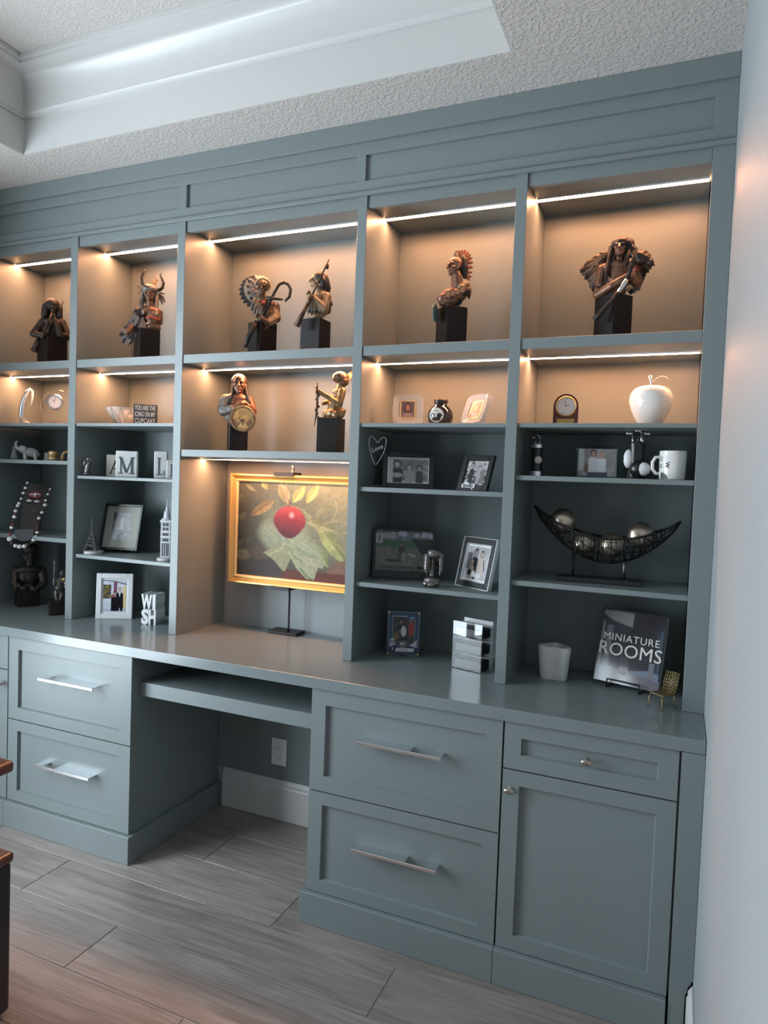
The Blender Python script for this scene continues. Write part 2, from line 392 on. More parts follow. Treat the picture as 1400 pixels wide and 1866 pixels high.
# ceiling: textured soffit round a raised tray
TX0, TX1, TY0, TY1, TZ = -0.42, 1.398, -3.2, -0.203, 2.80
cl = B(); cl.box(XL, TX0, YF, YB, ZC, 2.95).box(TX1, XR, YF, YB, ZC, 2.95).box(TX0, TX1, TY1, YB, ZC, 2.95).box(TX0, TX1, YF, TY0, ZC, 2.95)
cl.box(TX0, TX1, TY0, TY1, TZ, 2.95)
struct('ceiling', cl, 'ceilingpaint')
def ring_profile(name, prof, matn):
    """moulding run round the inside of the tray: prof = (inset, z)"""
    q = B(); L = []
    for d, z in prof:
        L.append([q.bm.verts.new(p) for p in ((TX0 + d, TY1 - d, z), (TX1 - d, TY1 - d, z), (TX1 - d, TY0 + d, z), (TX0 + d, TY0 + d, z))])
    for A, Q in zip(L, L[1:] + L[:1]):
        for j in range(4): q.bm.faces.new((A[j], A[(j + 1) % 4], Q[(j + 1) % 4], Q[j]))
    return struct(name, q, matn, smooth=35)
ring_profile('trim_1', [(0.0005, ZC + 0.001), (0.004, ZC + 0.001), (0.004, 2.66), (0.0005, 2.66)], 'trimwhite')
cove = [(0.0005, 2.645), (0.012, 2.645), (0.014, 2.652), (0.020, 2.656)]
for k in range(9):
    t = k / 8 * math.pi / 2
    cove.append((0.022 + 0.075 * (1 - math.cos(t)), 2.658 + 0.112 * math.sin(t)))
cove += [(0.105, 2.772), (0.105, 2.782), (0.114, 2.784), (0.114, TZ - 0.0005), (0.0005, TZ - 0.0005)]
ring_profile('trim_2', cove, 'trimwhite')

def baseboard(name, p0, p1, nrm):
    """profile swept from p0 to p1 along a wall; nrm points into the room"""
    q = B(); prof = [(0.001, 0.0005), (0.014, 0.0005), (0.014, 0.128), (0.011, 0.134), (0.011, 0.146), (0.006, 0.154), (0.004, 0.159), (0.001, 0.159)]
    A = [q.bm.verts.new(V3(p0) + V3(nrm) * d + V3((0, 0, z))) for d, z in prof]; Q = [q.bm.verts.new(V3(p1) + V3(nrm) * d + V3((0, 0, z))) for d, z in prof]
    q.bm.faces.new(A); q.bm.faces.new(Q[::-1])
    for j in range(len(prof)): q.bm.faces.new((A[j], Q[j], Q[(j + 1) % len(prof)], A[(j + 1) % len(prof)]))
    return struct(name, q, 'trimwhite')
YC = -0.2236
baseboard('baseboard_right', (XR, YF, 0), (XR, YC - 0.012, 0), (-1, 0, 0))
baseboard('baseboard_back', (0.183, YB, 0), (0.846, YB, 0), (0, -1, 0))
baseboard('baseboard_left', (XL, YF, 0), (XL, YC - 0.012, 0), (1, 0, 0))

# ================================================================== BUILT-IN BOOKCASE
ST = [(-0.9383, -0.884), (-0.4007, -0.3631), (0.1274, 0.1621), (0.8569, 0.8906), (1.3759, 1.4098), (1.9023, 1.9572)]
ZT = 0.765
Z2T, Z2B, Z3T, Z3B, ZNT, ZNB = 1.8065, 1.7749, 1.5565, 1.5436, 1.4588, 1.4331
ZHEAD, ZTRIM, ZBOX = 2.2504, 2.2874, 2.269
case = thing('built_in_bookcase', 'grey-green painted built-in bookcase with lit upper shelves under the ceiling', 'bookcase', (0, 0, 0))
CX = lambda x0, x1: (x0 + x1) / 2
for i, (a, b_) in enumerate(ST):
    q = B(); q.box(a, b_, 0.0, 0.018, ZT + 0.0005, ZTRIM + 0.01, 0.001)                    # face stile
    t = 0.0
    if i in (0, 5):
        xx = (a + 0.001, b_ - 0.004) if i == 0 else (a + 0.004, b_ - 0.001)
        q.box(xx[0], xx[1], 0.018, 0.297, ZT + 0.0005, 2.44)
    else: q.box(a + 0.002, b_ - 0.002, 0.018, 0.297, ZT + 0.0005, 2.44)
    part('upright', q, 'cab', case)
cols = [(ST[i][1], ST[i + 1][0]) for i in range(5)]
def shelf(c, zb, zt, y=0.006):
    a, b_ = cols[c]; q = B(); q.box(a + 0.0005, b_ - 0.0005, y, 0.2955, zb, zt, 0.001); return part('shelf', q, 'cab', case)
for c in range(5):
    shelf(c, Z2B, Z2T, 0.004)
    if c != 2: shelf(c, Z3B, Z3T)
shelf(2, ZNB, ZNT, 0.004)
SH4 = {0: (1.3888, 1.4042), 1: (1.335, 1.3472), 3: (1.3323, 1.3476), 4: (1.3862, 1.4007)}
SH5 = {0: (1.0703, 1.0877), 1: (1.0171, 1.0314), 3: (1.0167, 1.0315), 4: (1.0681, 1.0835)}
for c in SH4: shelf(c, *SH4[c], 0.012); shelf(c, *SH5[c], 0.012)
for c in range(5):
    a, b_ = cols[c]
    q = B(); q.box(a + 0.0005, b_ - 0.0005, 0.006, 0.024, ZHEAD, ZTRIM + 0.005, 0.001); part('header', q, 'cab', case)
    q = B(); q.box(a - 0.001, b_ + 0.001, 0.024, 0.2955, ZBOX, ZBOX + 0.018); part('top_panel', q, 'cab', case)
    q = B(); q.box(a - 0.0015, b_ + 0.0015, 0.2955, 0.3008, (ZNB if c == 2 else ZT + 0.001), ZBOX); part('back_panel', q, 'cab', case)
# frieze: rails, stiles and three sunk panels, bead moulding and crown board
fz0, fz1 = ZTRIM + 0.018, 2.458
q = B(); q.box(XL + 0.0005, XR - 0.0005, 0.002, 0.016, fz0, 2.3375, 0.0008); part('frieze_rail', q, 'cab', case)
q = B(); q.box(XL + 0.0005, XR - 0.0005, 0.002, 0.016, 2.4205, fz1 + 0.003, 0.0008); part('frieze_rail', q, 'cab', case)
for a, b_ in [(XL + 0.0005, -0.885), (0.1275, 0.1615), (0.8465, 0.8800), (1.9025, XR - 0.0005)]:
    q = B(); q.box(a, b_, 0.002, 0.016, 2.3375, 2.4205, 0.0008); part('frieze_stile', q, 'cab', case)
for a, b_ in [(-0.885, 0.1275), (0.1615, 0.8465), (0.8800, 1.9025)]:
    q = B(); q.box(a, b_, 0.0125, 0.02, 2.3375, 2.4205); part('frieze_panel', q, 'cab', case)
q = B()
prof = [(0.018, ZTRIM), (-0.006, ZTRIM), (-0.009, ZTRIM + 0.003), (-0.009, ZTRIM + 0.012), (-0.004, ZTRIM + 0.018), (0.003, ZTRIM + 0.020), (0.018, ZTRIM + 0.020)]
A = [q.bm.verts.new((XL + 0.0005, y, z)) for y, z in prof]; Q = [q.bm.verts.new((XR - 0.0005, y, z)) for y, z in prof]
q.bm.faces.new(A); q.bm.faces.new(Q[::-1])
for j in range(len(prof)): q.bm.faces.new((A[j], Q[j], Q[(j + 1) % len(prof)], A[(j + 1) % len(prof)]))
part('bead_moulding', q, 'cab', case)
q = B(); q.box(XL + 0.0005, XR - 0.0005, -0.012, 0.016, 2.458, ZC - 0.0005, 0.001); part('crown_board', q, 'cab', case)

# warm light strips under the shelves and box tops: each a lit diffuser in a thin channel
def led(c, z, label):
    a, b_ = cols[c]
    t = thing('light_strip', label, 'light strip', ((a + b_) / 2, 0.152 if z > 2 else 0.138, z), 0, 'warm light strips of the bookcase')
    h = (b_ - a) / 2 - 0.002
    q = B(); q.box(-h, h, -0.0105, 0.0105, -0.002, -0.0003)
    q.box(-h, h, -0.0110, -0.0094, -0.0052, -0.0003).box(-h, h, 0.0094, 0.0110, -0.0052, -0.0003); part('channel', q, 'led_channel', t)
    q = B(); q.box(-h, h, -0.0092, 0.0092, -0.0048, -0.0021); part('diffuser', q, 'led', t)
led(0, ZBOX, 'lit warm strip above the dark flute player bust'); led(1, ZBOX, 'lit warm strip above the horned headdress bust')
led(2, ZBOX, 'lit warm strip above the feather bonnet bust and the rifle bust'); led(3, ZBOX, 'lit warm strip above the crested bust on the black block'); led(4, ZBOX, 'lit warm strip above the bust with spread feathers')
led(0, Z2B, 'lit warm strip above the silver trophy and the disc clock'); led(1, Z2B, 'lit warm strip above the cut glass bowl')
led(2, Z2B, 'lit warm strip above the drum bust and the kneeling figure'); led(3, Z2B, 'lit warm strip above the two crystal frames'); led(4, Z2B, 'lit warm strip above the white ceramic apple')
led(2, ZNB, 'lit warm strip above the apple painting')

# ================================================================== WORKTOP AND BASE UNITS
q = B(); q.box(XL + 0.001, XR - 0.001, YC, 0.2945, 0.7304, ZT, 0.0018, 2)
tag(part('countertop', q, 'counter', None), 'long grey-green worktop running the whole width below the shelves', 'countertop')
YD = YC + 0.010
def shaker(x0, x1, z0, z1, rail, y=YD, th=0.02, sunk=0.011):
    """frame-and-panel front: one closed mesh with a sunk centre"""
    q = B(); v = q.bm.verts.new; a, b_, c, d = x0 + rail[0], x1 - rail[0], z0 + rail[1], z1 - rail[1]; e = 0.0025
    o = [v((x, y, z)) for x, z in ((x0, z0), (x1, z0), (x1, z1), (x0, z1))]
    i = [v((x, y, z)) for x, z in ((a, c), (b_, c), (b_, d), (a, d))]
    n = [v((x, y + sunk, z)) for x, z in ((a + e, c + e), (b_ - e, c + e), (b_ - e, d - e), (a + e, d - e))]
    k = [v((x, y + th, z)) for x, z in ((x0, z0), (x1, z0), (x1, z1), (x0, z1))]
    f = q.bm.faces.new
    for j in range(4):
        l = (j + 1) % 4; f((o[j], o[l], i[l], i[j])); f((i[j], i[l], n[l], n[j])); f((o[l], o[j], k[j], k[l]))
    f(n); f(k[::-1]); return q
def pull(parent, xc, zc, L, flip):
    """flat edge pull: front bar, web to the drawer with a finger notch"""
    s = -1 if flip else 1; y = YD; q = B()
    def seg(a, b_, y0, y1, z0, z1):
        xa, xb = xc + s * a, xc + s * b_; q.box(min(xa, xb), max(xa, xb), y0, y1, z0, z1, 0.0006)
    seg(-L / 2, L / 2, y - 0.030, y - 0.026, zc - 0.006, zc + 0.003)                # lip
    seg(-L / 2, L * 0.14, y - 0.0285, y + 0.013, zc, zc + 0.003)                    # web
    seg(L * 0.36, L / 2, y - 0.0285, y + 0.013, zc, zc + 0.003)
    part('pull_handle', q, 'chrome', parent, label='flat brushed metal edge pull')
def knob(parent, x, z):
    q = B(); q.lathe([(0.0075, 0.0), (0.0075, 0.0015), (0.0042, 0.003), (0.004, 0.014)], (x, YD + 0.0005, z), 14, Matrix.Rotation(math.pi / 2, 3, 'X'))
    q.ell((x, YD - 0.019, z), (0.0155, 0.0065, 0.0085)); part('knob', q, 'bronze_knob', parent, True, label='small oval bronze knob')
def unit(name, label, x0, x1, side, plx0, plx1):
    t = thing(name, label, 'cabinet', ((x0 + x1) / 2, 0.04, 0)); ox = -(x0 + x1) / 2; t['_ox'] = 0
    t.location = (0, 0, 0)
    q = B()
    q.box(x0, x1, YD + 0.021, 0.2945, 0.098, 0.7300)
    part('body', q, 'cab', t)
    q = B(); q.box(plx0, plx1, YC - 0.006, 0.2945, 0.0005, 0.0975, 0.0012); part('plinth', q, 'cab', t)
    return t
def drawer(t, x0, x1, z0, z1, rail):
    return part('drawer', shaker(x0, x1, z0, z1, rail), 'cab', t)
zA, zB = (0.1005, 0.4115), (0.4155, 0.7275)
L0 = 2 * 0.5095
# left end unit with door
t = unit('base_cabinet', 'base cabinet with a small drawer over a door, beside the drawers with bluish reflections', XL + 0.001, -0.4505, 0, XL + 0.001, -0.4496)
d = drawer(t, -0.879, -0.4532, 0.6005, 0.7275, (0.045, 0.041)); knob(d, -0.666, 0.663)
d = part('door', shaker(-0.879, -0.4532, 0.1005, 0.5965, (0.045, 0.040)), 'cab', t); knob(d, -0.476, 0.546)
q = B(); q.box(XL + 0.001, -0.8835, YD, YD + 0.021, 0.098, 0.73, 0.0008); part('filler_strip', q, 'cab', t)
# left drawers
t = unit('base_cabinet', 'two-drawer base cabinet to the left of the knee space, bright edge pulls', -0.4495, 0.1513, 0, -0.4494, 0.168)
d = drawer(t, -0.4478, 0.1528, *zB, (0.050, 0.045)); pull(d, -0.130, 0.600, 0.265, True)
d = drawer(t, -0.4478, 0.1528, *zA, (0.050, 0.040)); pull(d, -0.140, 0.275, 0.265, True)
# right drawers
t = unit('base_cabinet', 'two-drawer base cabinet to the right of the knee space', 0.8650, 1.4575, 0, 0.8482, 1.4576)
d = drawer(t, 0.8635, 1.4558, *zB, (0.048, 0.046)); pull(d, 1.160, 0.600, 0.262, False)
d = drawer(t, 0.8635, 1.4558, *zA, (0.046, 0.038)); pull(d, 1.158, 0.277, 0.264, False)
# right end unit
t = unit('base_cabinet', 'base cabinet with a shallow drawer over a door, beside the bare right wall', 1.4585, XR - 0.001, 0, 1.4586, 1.898)
d = drawer(t, 1.4609, 1.8983, 0.6005, 0.7275, (0.046, 0.040)); knob(d, 1.6805, 0.662)
d = part('door', shaker(1.4609, 1.8983, 0.1005, 0.5965, (0.046, 0.040)), 'cab', t); knob(d, 1.4836, 0.545)
q = B()
q.prism([(1.9035, 0.0005), (1.9395, 0.0005), (1.9410, 0.130), (1.9445, 0.134), (1.9455, 0.147), (1.9520, 0.156), (1.9528, 0.163), (XR - 0.001, 0.164), (XR - 0.001, 0.7300), (1.9035, 0.7300)], YC - 0.002, YD + 0.021)
part('filler_strip', q, 'cab', t)
# knee space
q = B(); q.box(0.1540, 0.8625, -0.174, 0.26, 0.5838, 0.6325, 0.0012)
tag(part('keyboard_shelf', q, 'cab', None), 'fixed keyboard shelf below the worktop in the open knee space', 'shelf')
q = B(); q.box(0.1520, 0.8645, 0.2965, 0.3010, 0.1600, 0.7290)
tag(part('knee_space_panel', q, 'cab', None), 'dark painted panel on the wall behind the knee space', 'panel')
t = thing('wall_outlet', 'white duplex outlet plate low in the knee space', 'outlet', (0.4475, 0.2964, 0.2735))
q = B(); q.box(-0.0345, 0.0345, -0.005, 0, -0.0545, 0.0545, 0.002); part('cover_plate', q, 'plastic_white', t)
for s in (-1, 1):
    q = B(); q.box(-0.0155, 0.0155, -0.0068, -0.004, s * 0.0195 - 0.0135, s * 0.0195 + 0.0135, 0.003, 2); o = part('socket', q, 'plastic_white', t)
    q = B(); q.box(-0.0075, -0.0055, -0.0070, -0.0066, s * 0.0195 - 0.003, s * 0.0195 + 0.006).box(0.0055, 0.0075, -0.0070, -0.0066, s * 0.0195 - 0.003, s * 0.0195 + 0.006).box(-0.002, 0.002, -0.0070, -0.0066, s * 0.0195 - 0.0095, s * 0.0195 - 0.0055); part('slots', q, 'dark_slot', o)

# ================================================================== BRONZE BUSTS
def feather_mesh(name, matA, matB, tipfrac=0.68, wid=0.16):
    """unit-length vane along +Z, facing -Y, with a raised quill; tip in the second material"""
    q = B(); prof = [(0.0, 0.018), (0.12, 0.05), (0.3, 0.80), (0.5, 1.0), (tipfrac, 1.0), (0.82, 0.86), (0.93, 0.55), (1.0, 0.08)]
    L = []
    for z, k in prof:
        h = wid / 2 * k; y = 0.10 * z * z
        L.append([q.bm.verts.new((-h, y + 0.008, z)), q.bm.verts.new((0, y - 0.030, z)), q.bm.verts.new((h, y + 0.008, z)), q.bm.verts.new((0, y + 0.026, z))])
    for i, (A, Q) in enumerate(zip(L, L[1:])):
        for j in range(4):
            f = q.bm.faces.new((A[j], A[(j + 1) % 4], Q[(j + 1) % 4], Q[j])); f.material_index = 1 if prof[i][0] >= tipfrac - 1e-6 else 0
    q.bm.faces.new(L[0][::-1]); f = q.bm.faces.new(L[-1]); f.material_index = 1
    me = q.mesh(name); me.materials.append(MATS[matA]); me.materials.append(MATS[matB])
    return me
FE = {'war': feather_mesh('f1', 'feather_light', 'feather_dark'), 'dark': feather_mesh('f2', 'feather_dark', 'bronze_grey', 0.6, 0.2),
      'grey': feather_mesh('f3', 'bronze_grey', 'feather_dark', 0.72, 0.2), 'red': feather_mesh('f4', 'feather_red', 'bronze_dark', 0.85, 0.17),
      'brown': feather_mesh('f5', 'bronze', 'bronze_dark', 0.7, 0.22), 'tan': feather_mesh('f6', 'bronze_tan', 'bronze', 0.75, 0.2)}
def feather(parent, kind, p0, p1, face=(0, -1, 0), wk=1.0):
    p0, p1 = V3(p0), V3(p1); z = p1 - p0; L = z.length; z = z / L
    y = -V3(face); y = (y - z * y.dot(z)); y = y.normalized() if y.length > 1e-4 else z.orthogonal().normalized(); x = y.cross(z)
    M = Matrix((x * L * wk, y * L, z * L)).transposed().to_4x4(); M.translation = p0
    o = bpy.data.objects.new('feather', FE[kind]); C.objects.link(o); o.parent = parent; o.matrix_local = M
    return o

class Bust:
    """figure laid out round its own base; u,v steps are converted to metres by kx,kz"""
    def __init__(s, name, label, x, y, z, u0, v0, ang, kx, kz, cat='statue'):
        s.u0, s.v0, s.kx, s.kz = u0, v0, kx, kz; s.k = (kx + kz) / 2
        s.root = thing(name, label, cat, (x, y, z), ang, None)
    def q(s, u, v, d=0.0): return V3(((u - s.u0) * s.kx, d, (s.v0 - v) * s.kz))
    def r(s, px): return px * s.k
    def block(s, w, h, rz, u=None, dy=0.0, dpt=None):
        M = Matrix.Rotation(rz, 3, 'Z'); x = 0 if u is None else (u - s.u0) * s.kx
        b = B(); b.obox((x, dy, h / 2), (w, dpt or w, h), M, 0.0012); return part('plinth_block', b, 'plinth', s.root)
SHADED_EYES = []
def figure(b, vox, matn, root):
    o = part('figure', fuse(b, vox), matn, root)
    for c_, r_, M_ in SHADED_EYES: e = B(); e.ell(c_, r_, M_, 10, 6); part('shaded_eye', e, 'letter_black', o, True)  # black eyes; the shade of the sockets is put into their colour
    SHADED_EYES.clear(); return o
def head(b, c, s, yaw=0.0, pitch=0.0, tilt=0.0):
    """head of height s (chin to crown) with brow, nose, cheeks, lips, chin; faces -Y turned by yaw"""
    M = Matrix.Rotation(yaw, 3, 'Z') @ Matrix.Rotation(tilt, 3, 'Y') @ Matrix.Rotation(-pitch, 3, 'X'); c = V3(c)
    E = lambda p, r, R=None: b.ell(c + M @ (V3(p) * s), V3(r) * s, M if R is None else M @ R, 14, 9)
    E((0, 0.06, 0.17), (0.35, 0.42, 0.36)); E((0, -0.07, -0.10), (0.285, 0.30, 0.40)); E((0, -0.27, -0.41), (0.12, 0.11, 0.09))
    b.cap(c + M @ (V3((0, -0.38, 0.09)) * s), c + M @ (V3((0, -0.50, -0.12)) * s), 0.045 * s, 0.075 * s, 8)
    for q in (-1, 1):
        E((q * 0.155, -0.335, 0.125), (0.13, 0.075, 0.045)); E((q * 0.19, -0.275, -0.08), (0.095, 0.09, 0.075))
        E((q * 0.335, 0.03, -0.03), (0.04, 0.09, 0.12)); E((q * 0.07, -0.445, -0.13), (0.05, 0.05, 0.04))
    E((0, -0.355, -0.235), (0.125, 0.06, 0.030)); E((0, -0.345, -0.295), (0.105, 0.06, 0.034))
    for q in (-1, 1): SHADED_EYES.append((c + M @ (V3((q * 0.135, -0.325, 0.045)) * s), V3((0.075, 0.045, 0.035)) * s, M))
    return lambda p: c + M @ (V3(p) * s)
def hand(b, c, d, s, side=1):
    """closed hand: palm, four curled fingers and a thumb across them; d is the direction of the forearm"""
    c, d = V3(c), V3(d).normalized(); x = d.cross(V3((0, 0, 1))); x = x.normalized() if x.length > 0.1 else V3((1, 0, 0)); n = x.cross(d)
    b.ell(c, (s * 0.42, s * 0.30, s * 0.42))
    for i, (L) in enumerate((0.36, 0.42, 0.40, 0.32)):
        o = n * (0.30 - 0.2 * i) * s
        p = c + d * s * 0.34 + o; k = p + d * s * L * 0.7 - x * side * s * 0.10; e = k - x * side * s * 0.34 - d * s * 0.1
        b.cap(p, k, 0.10 * s, 0.095 * s, 7); b.cap(k, e, 0.095 * s, 0.08 * s, 7)
    b.cap(c + n * 0.34 * s, c + n * 0.44 * s + d * s * 0.42 - x * side * s * 0.25, 0.12 * s, 0.085 * s, 7)
def strand(parent, pts, rs, matn, name='hair_strand', n=7):
    b = B(); b.tube(pts, rs, n); return part(name, b, matn, parent, True)

# --- A: flute player -------------------------------------------------------
a = Bust('bust_statue', 'dark bronze bust of a long-haired figure playing a flute, on a black block', -0.6415, 0.13, Z2T, 95, 669.3, 0.853, 0.002131, 0.002343)
a.block(0.088, 0.125, 0.45)
b = B(); q = a.q
b.ell(q(94, 606, 0), (0.043, 0.034, 0.05)).ell(q(94, 588, 0), (0.043, 0.026, 0.02)).cap(q(94, 586, 0), q(95, 574, -0.004), 0.017, 0.014)
hp = head(b, q(95, 562, -0.008), 0.050, -0.15, 0.15)
b.limb([q(78, 588, 0), q(61, 613, -0.012), q(78, 618, -0.045)], [0.018, 0.015, 0.011]); b.limb([q(111, 586, 0), q(123, 612, -0.012), q(108, 612, -0.045)], [0.019, 0.016, 0.012])
b.limb([q(108, 612, -0.045), q(99, 588, -0.05)], [0.012, 0.010]); hand(b, q(97, 583, -0.05), (q(97, 578) - q(99, 590)), 0.019); hand(b, q(82, 612, -0.055), (1, 0, 0.3), 0.020)
figure(b, 0.0018, 'bronze_deep', a.root)
b = B(); b.ell(q(94, 556, 0.004), (0.031, 0.034, 0.029)); b.limb([q(83, 560, 0.0), q(80, 577, 0.0)], [0.017, 0.015]); b.limb([q(106, 560, 0.0), q(107, 576, 0.0)], [0.015, 0.014]); b.ell(q(94, 568, 0.02), (0.034, 0.018, 0.03))
part('hair', fuse(b, 0.0018), 'bronze_dark', a.root)
b = B(); b.tube([q(94, 573, -0.045), q(88, 590, -0.062), q(79, 614, -0.075)], [0.0035, 0.005, 0.006], 8); part('flute', b, 'bronze_dark', a.root, True)
b = B(); b.tube([q(113, 544, 0.028), q(106, 562, 0.03), q(100, 600, 0.03)], 0.0035, 7); part('carried_stick', b, 'bronze_dark', a.root, True)
b = B(); b.tube([q(70, 620, -0.03), q(67, 632, -0.03), q(63, 646, -0.03)], [0.006, 0.012, 0.015], 8); part('cloth_tail', b, 'bronze_deep', a.root, True)
b = B()
for s in (-1, 1): b.tube([q(95 + s * 3, 585, -0.03), q(95 + s * 6, 600, -0.038), q(95 + s * 9, 616, -0.036)], [0.004, 0.008, 0.007], 8)
part('lapels', b, 'bronze_dark', a.root, True)

# --- B: buffalo-horn headdress ---------------------------------------------
a = Bust('bust_statue', 'bronze bust with curved buffalo horns and a feathered sleeve, on a black block', -0.1241, 0.13, Z2T, 267, 661.9, 0.737, 0.002084, 0.002184)
a.block(0.080, 0.130, 0.30); q = a.q; b = B()
b.ell(q(278, 578, 0), (0.037, 0.029, 0.045)).ell(q(272, 568, 0), (0.05, 0.026, 0.022)).ell(q(278, 596, 0), (0.030, 0.026, 0.020)).cap(q(272, 566, 0), q(270, 552, -0.004), 0.016, 0.014)
hp = head(b, q(270, 538, -0.008), 0.056, -0.22, 0.05)
b.limb([q(253, 570, 0), q(240, 597, -0.01), q(232, 612, -0.03)], [0.018, 0.014, 0.011])
figure(b, 0.0017, 'bronze_skin', a.root)
b = B(); b.ell(q(270, 528, 0.004), (0.034, 0.036, 0.022)).ell(q(270, 538, 0.018), (0.034, 0.022, 0.036)); b.limb([q(257, 540, 0.004), q(256, 555, 0), q(259, 575, -0.024)], [0.009, 0.009, 0.006]); b.limb([q(283, 540, 0.004), q(282, 560, -0.006), q(283, 575, -0.026)], [0.010, 0.009, 0.006])
h = part('headdress', fuse(b, 0.0018), 'bronze_grey', a.root)
for pts in ([(261, 526), (256, 518), (255, 508), (258, 499), (261, 492)], [(286, 528), (293, 522), (295, 513), (291, 504), (288, 498), (292, 496)]):
    rs = [0.0075, 0.0068, 0.0056, 0.0042, 0.003, 0.0016][:len(pts)]; bb = B(); bb.tube([q(u, v, 0.0) for u, v in pts], rs, 9); part('horn', bb, 'bronze_dark', h, True)
for u, v, kd in ((280, 502, 'tan'), (284, 506, 'tan'), (276, 508, 'red')): feather(h, kd, q(276, 524, -0.004), q(u, v, 0.004))
for u, v in ((298, 533), (297, 541), (299, 548), (294, 552)): feather(h, 'dark', q(285, 531, 0.002), q(u, v, -0.006))
for u, v in ((247, 524), (247, 531), (250, 537)): feather(h, 'tan', q(258, 530, 0.0), q(u, v, -0.004))
cape = B(); cape.ell(q(252, 576, -0.006), (0.024, 0.020, 0.03)); cape.ell(q(244, 592, -0.008), (0.018, 0.017, 0.030)); cp = part('feather_sleeve', fuse(cape, 0.002), 'bronze_dark', a.root)
for (u0, v0, u1, v1) in ((250, 570, 232, 602), (254, 572, 236, 606), (258, 574, 241, 608), (262, 576, 247, 610), (240, 594, 217, 612), (242, 597, 217, 618), (244, 600, 219, 624), (246, 603, 222, 630), (248, 606, 227, 634), (250, 604, 234, 632), (252, 602, 240, 622)):
    feather(cp, 'grey' if (u0 % 4) else 'dark', q(u0, v0, -0.022), q(u1, v1, -0.020 - (u0 % 3) * 0.004), (-0.2, -1, 0.2), 1.3)
for u, v in ((258, 612), (262, 606), (255, 605)): feather(cp, 'tan', q(260, 588, -0.03), q(u, v, -0.034), wk=0.8)
b = B(); b.tube([q(264, 583, -0.030), q(272, 580, -0.036), q(280, 583, -0.036), q(290, 584, -0.026)], 0.0045, 8); part('breast_ornament', b, 'red_wash', a.root, True)
b = B(); b.ell(q(268, 592, -0.032), (0.005, 0.004, 0.005)); part('medallion', b, 'silver', a.root, True)
for u, v in ((294, 590), (288, 594)): feather(cp, 'dark', q(u - 2, 570, -0.004), q(u, v, -0.006), wk=0.7)

# --- C: feather bonnet and crook ---------------------------------------------
a = Bust('bust_statue', 'bronze bust in a full feather bonnet with a hooked fur staff, on a black block', 0.4194, 0.13, Z2T, 477, 652.9, 0.583, 0.002003, 0.002016)
a.block(0.076, 0.128, 0.62); q = a.q; b = B()
b.ell(q(484, 572, 0), (0.038, 0.030, 0.046)).ell(q(482, 556, 0), (0.044, 0.026, 0.020)).ell(q(480, 592, -0.006), (0.024, 0.024, 0.018)).cap(q(478, 556, 0), q(476, 542, -0.005), 0.016, 0.014)
hp = head(b, q(474, 528, -0.010), 0.054, -0.1, 0.0)
b.limb([q(499, 558, 0), q(502, 580, -0.012), q(484, 592, -0.035), q(474, 586, -0.045)], [0.018, 0.016, 0.013, 0.010]); hand(b, q(471, 584, -0.047), (-1, 0, 0.4), 0.02)
figure(b, 0.0017, 'bronze', a.root)
b = B(); b.ell(q(474, 524, -0.022), (0.026, 0.022, 0.032)); 
bb = B(); bb.ell(q(474, 520, 0.002), (0.034, 0.030, 0.024)); bb.tube([q(461, 524, -0.022), q(466, 516, -0.032), q(475, 513, -0.036), q(484, 516, -0.032), q(488, 524, -0.020)], 0.005, 8); b.bm.free()
h = part('bonnet', fuse(bb, 0.0018), 'bronze_tan', a.root)
for k, (u, v, d) in enumerate([(490, 505, 0.02), (484, 500, 0.02), (476, 498, 0.018), (468, 499, 0.016), (459, 500, 0.012), (450, 503, 0.008), (443, 508, 0.004), (437, 515, 0.0), (434, 523, -0.004), (432, 532, -0.008), (433, 541, -0.012), (436, 549, -0.014), (441, 556, -0.016), (448, 562, -0.018), (455, 568, -0.02), (460, 574, -0.022)]):
    t = math.atan2(524 - v, u - 474); feather(h, 'war', q(474 + 13 * math.cos(t), 524 - 13 * math.sin(t), -0.012), q(u, v, d), (-0.15, -1, 0.15), 1.9)
for k, (u, v) in enumerate([(455, 509), (448, 518), (446, 528), (448, 540), (453, 551)]):
    t = math.atan2(526 - v, u - 474); feather(h, 'grey', q(474 + 12 * math.cos(t), 526 - 12 * math.sin(t), -0.02), q(u, v, -0.026), (-0.2, -1, 0.1), 1.9)
b = B(); b.tube([q(478, 578, -0.03), q(488, 556, -0.03), q(496, 537, -0.03), q(504, 521, -0.03), q(513, 516, -0.03), q(521, 519, -0.03), q(526, 528, -0.03), q(524, 541, -0.03), q(516, 550, -0.03)], [0.004, 0.0048, 0.0052, 0.0058, 0.0062, 0.0062, 0.006, 0.0055, 0.004], 9)
b.tube([q(484, 547, -0.03), q(497, 547, -0.034), q(512, 547, -0.03)], [0.009, 0.006, 0.003], 8); part('crook_staff', b, 'bronze_dark', a.root, True)
b = B()
for (u0, v0, u1, v1) in ((462, 548, 456, 572), (466, 552, 461, 580), (470, 556, 467, 586), (474, 560, 473, 584)): b.tube([q(u0, v0, -0.034), q((u0 + u1) / 2 - 1, (v0 + v1) / 2, -0.042), q(u1, v1, -0.038)], [0.003, 0.006, 0.002], 7)
part('fringe', b, 'bronze_grey', a.root, True)
sl = B(); sl.limb([q(498, 560, 0.002), q(501, 578, -0.010), q(488, 590, -0.030)], [0.0205, 0.019, 0.016]); sv = part('sleeve', fuse(sl, 0.002, 1), 'bronze_tan', a.root)
for k in range(8): feather(sv, 'brown' if k % 2 else 'tan', q(503 - k * 2.4, 566 + k * 3.2, -0.016 - k * 0.003), q(506 - k * 3.6, 580 + k * 4.2, -0.020 - k * 0.004), wk=0.9)
b = B(); b.ell(q(476, 556, -0.034), (0.009, 0.006, 0.009)); part('necklace', b, 'red_wash', a.root, True)
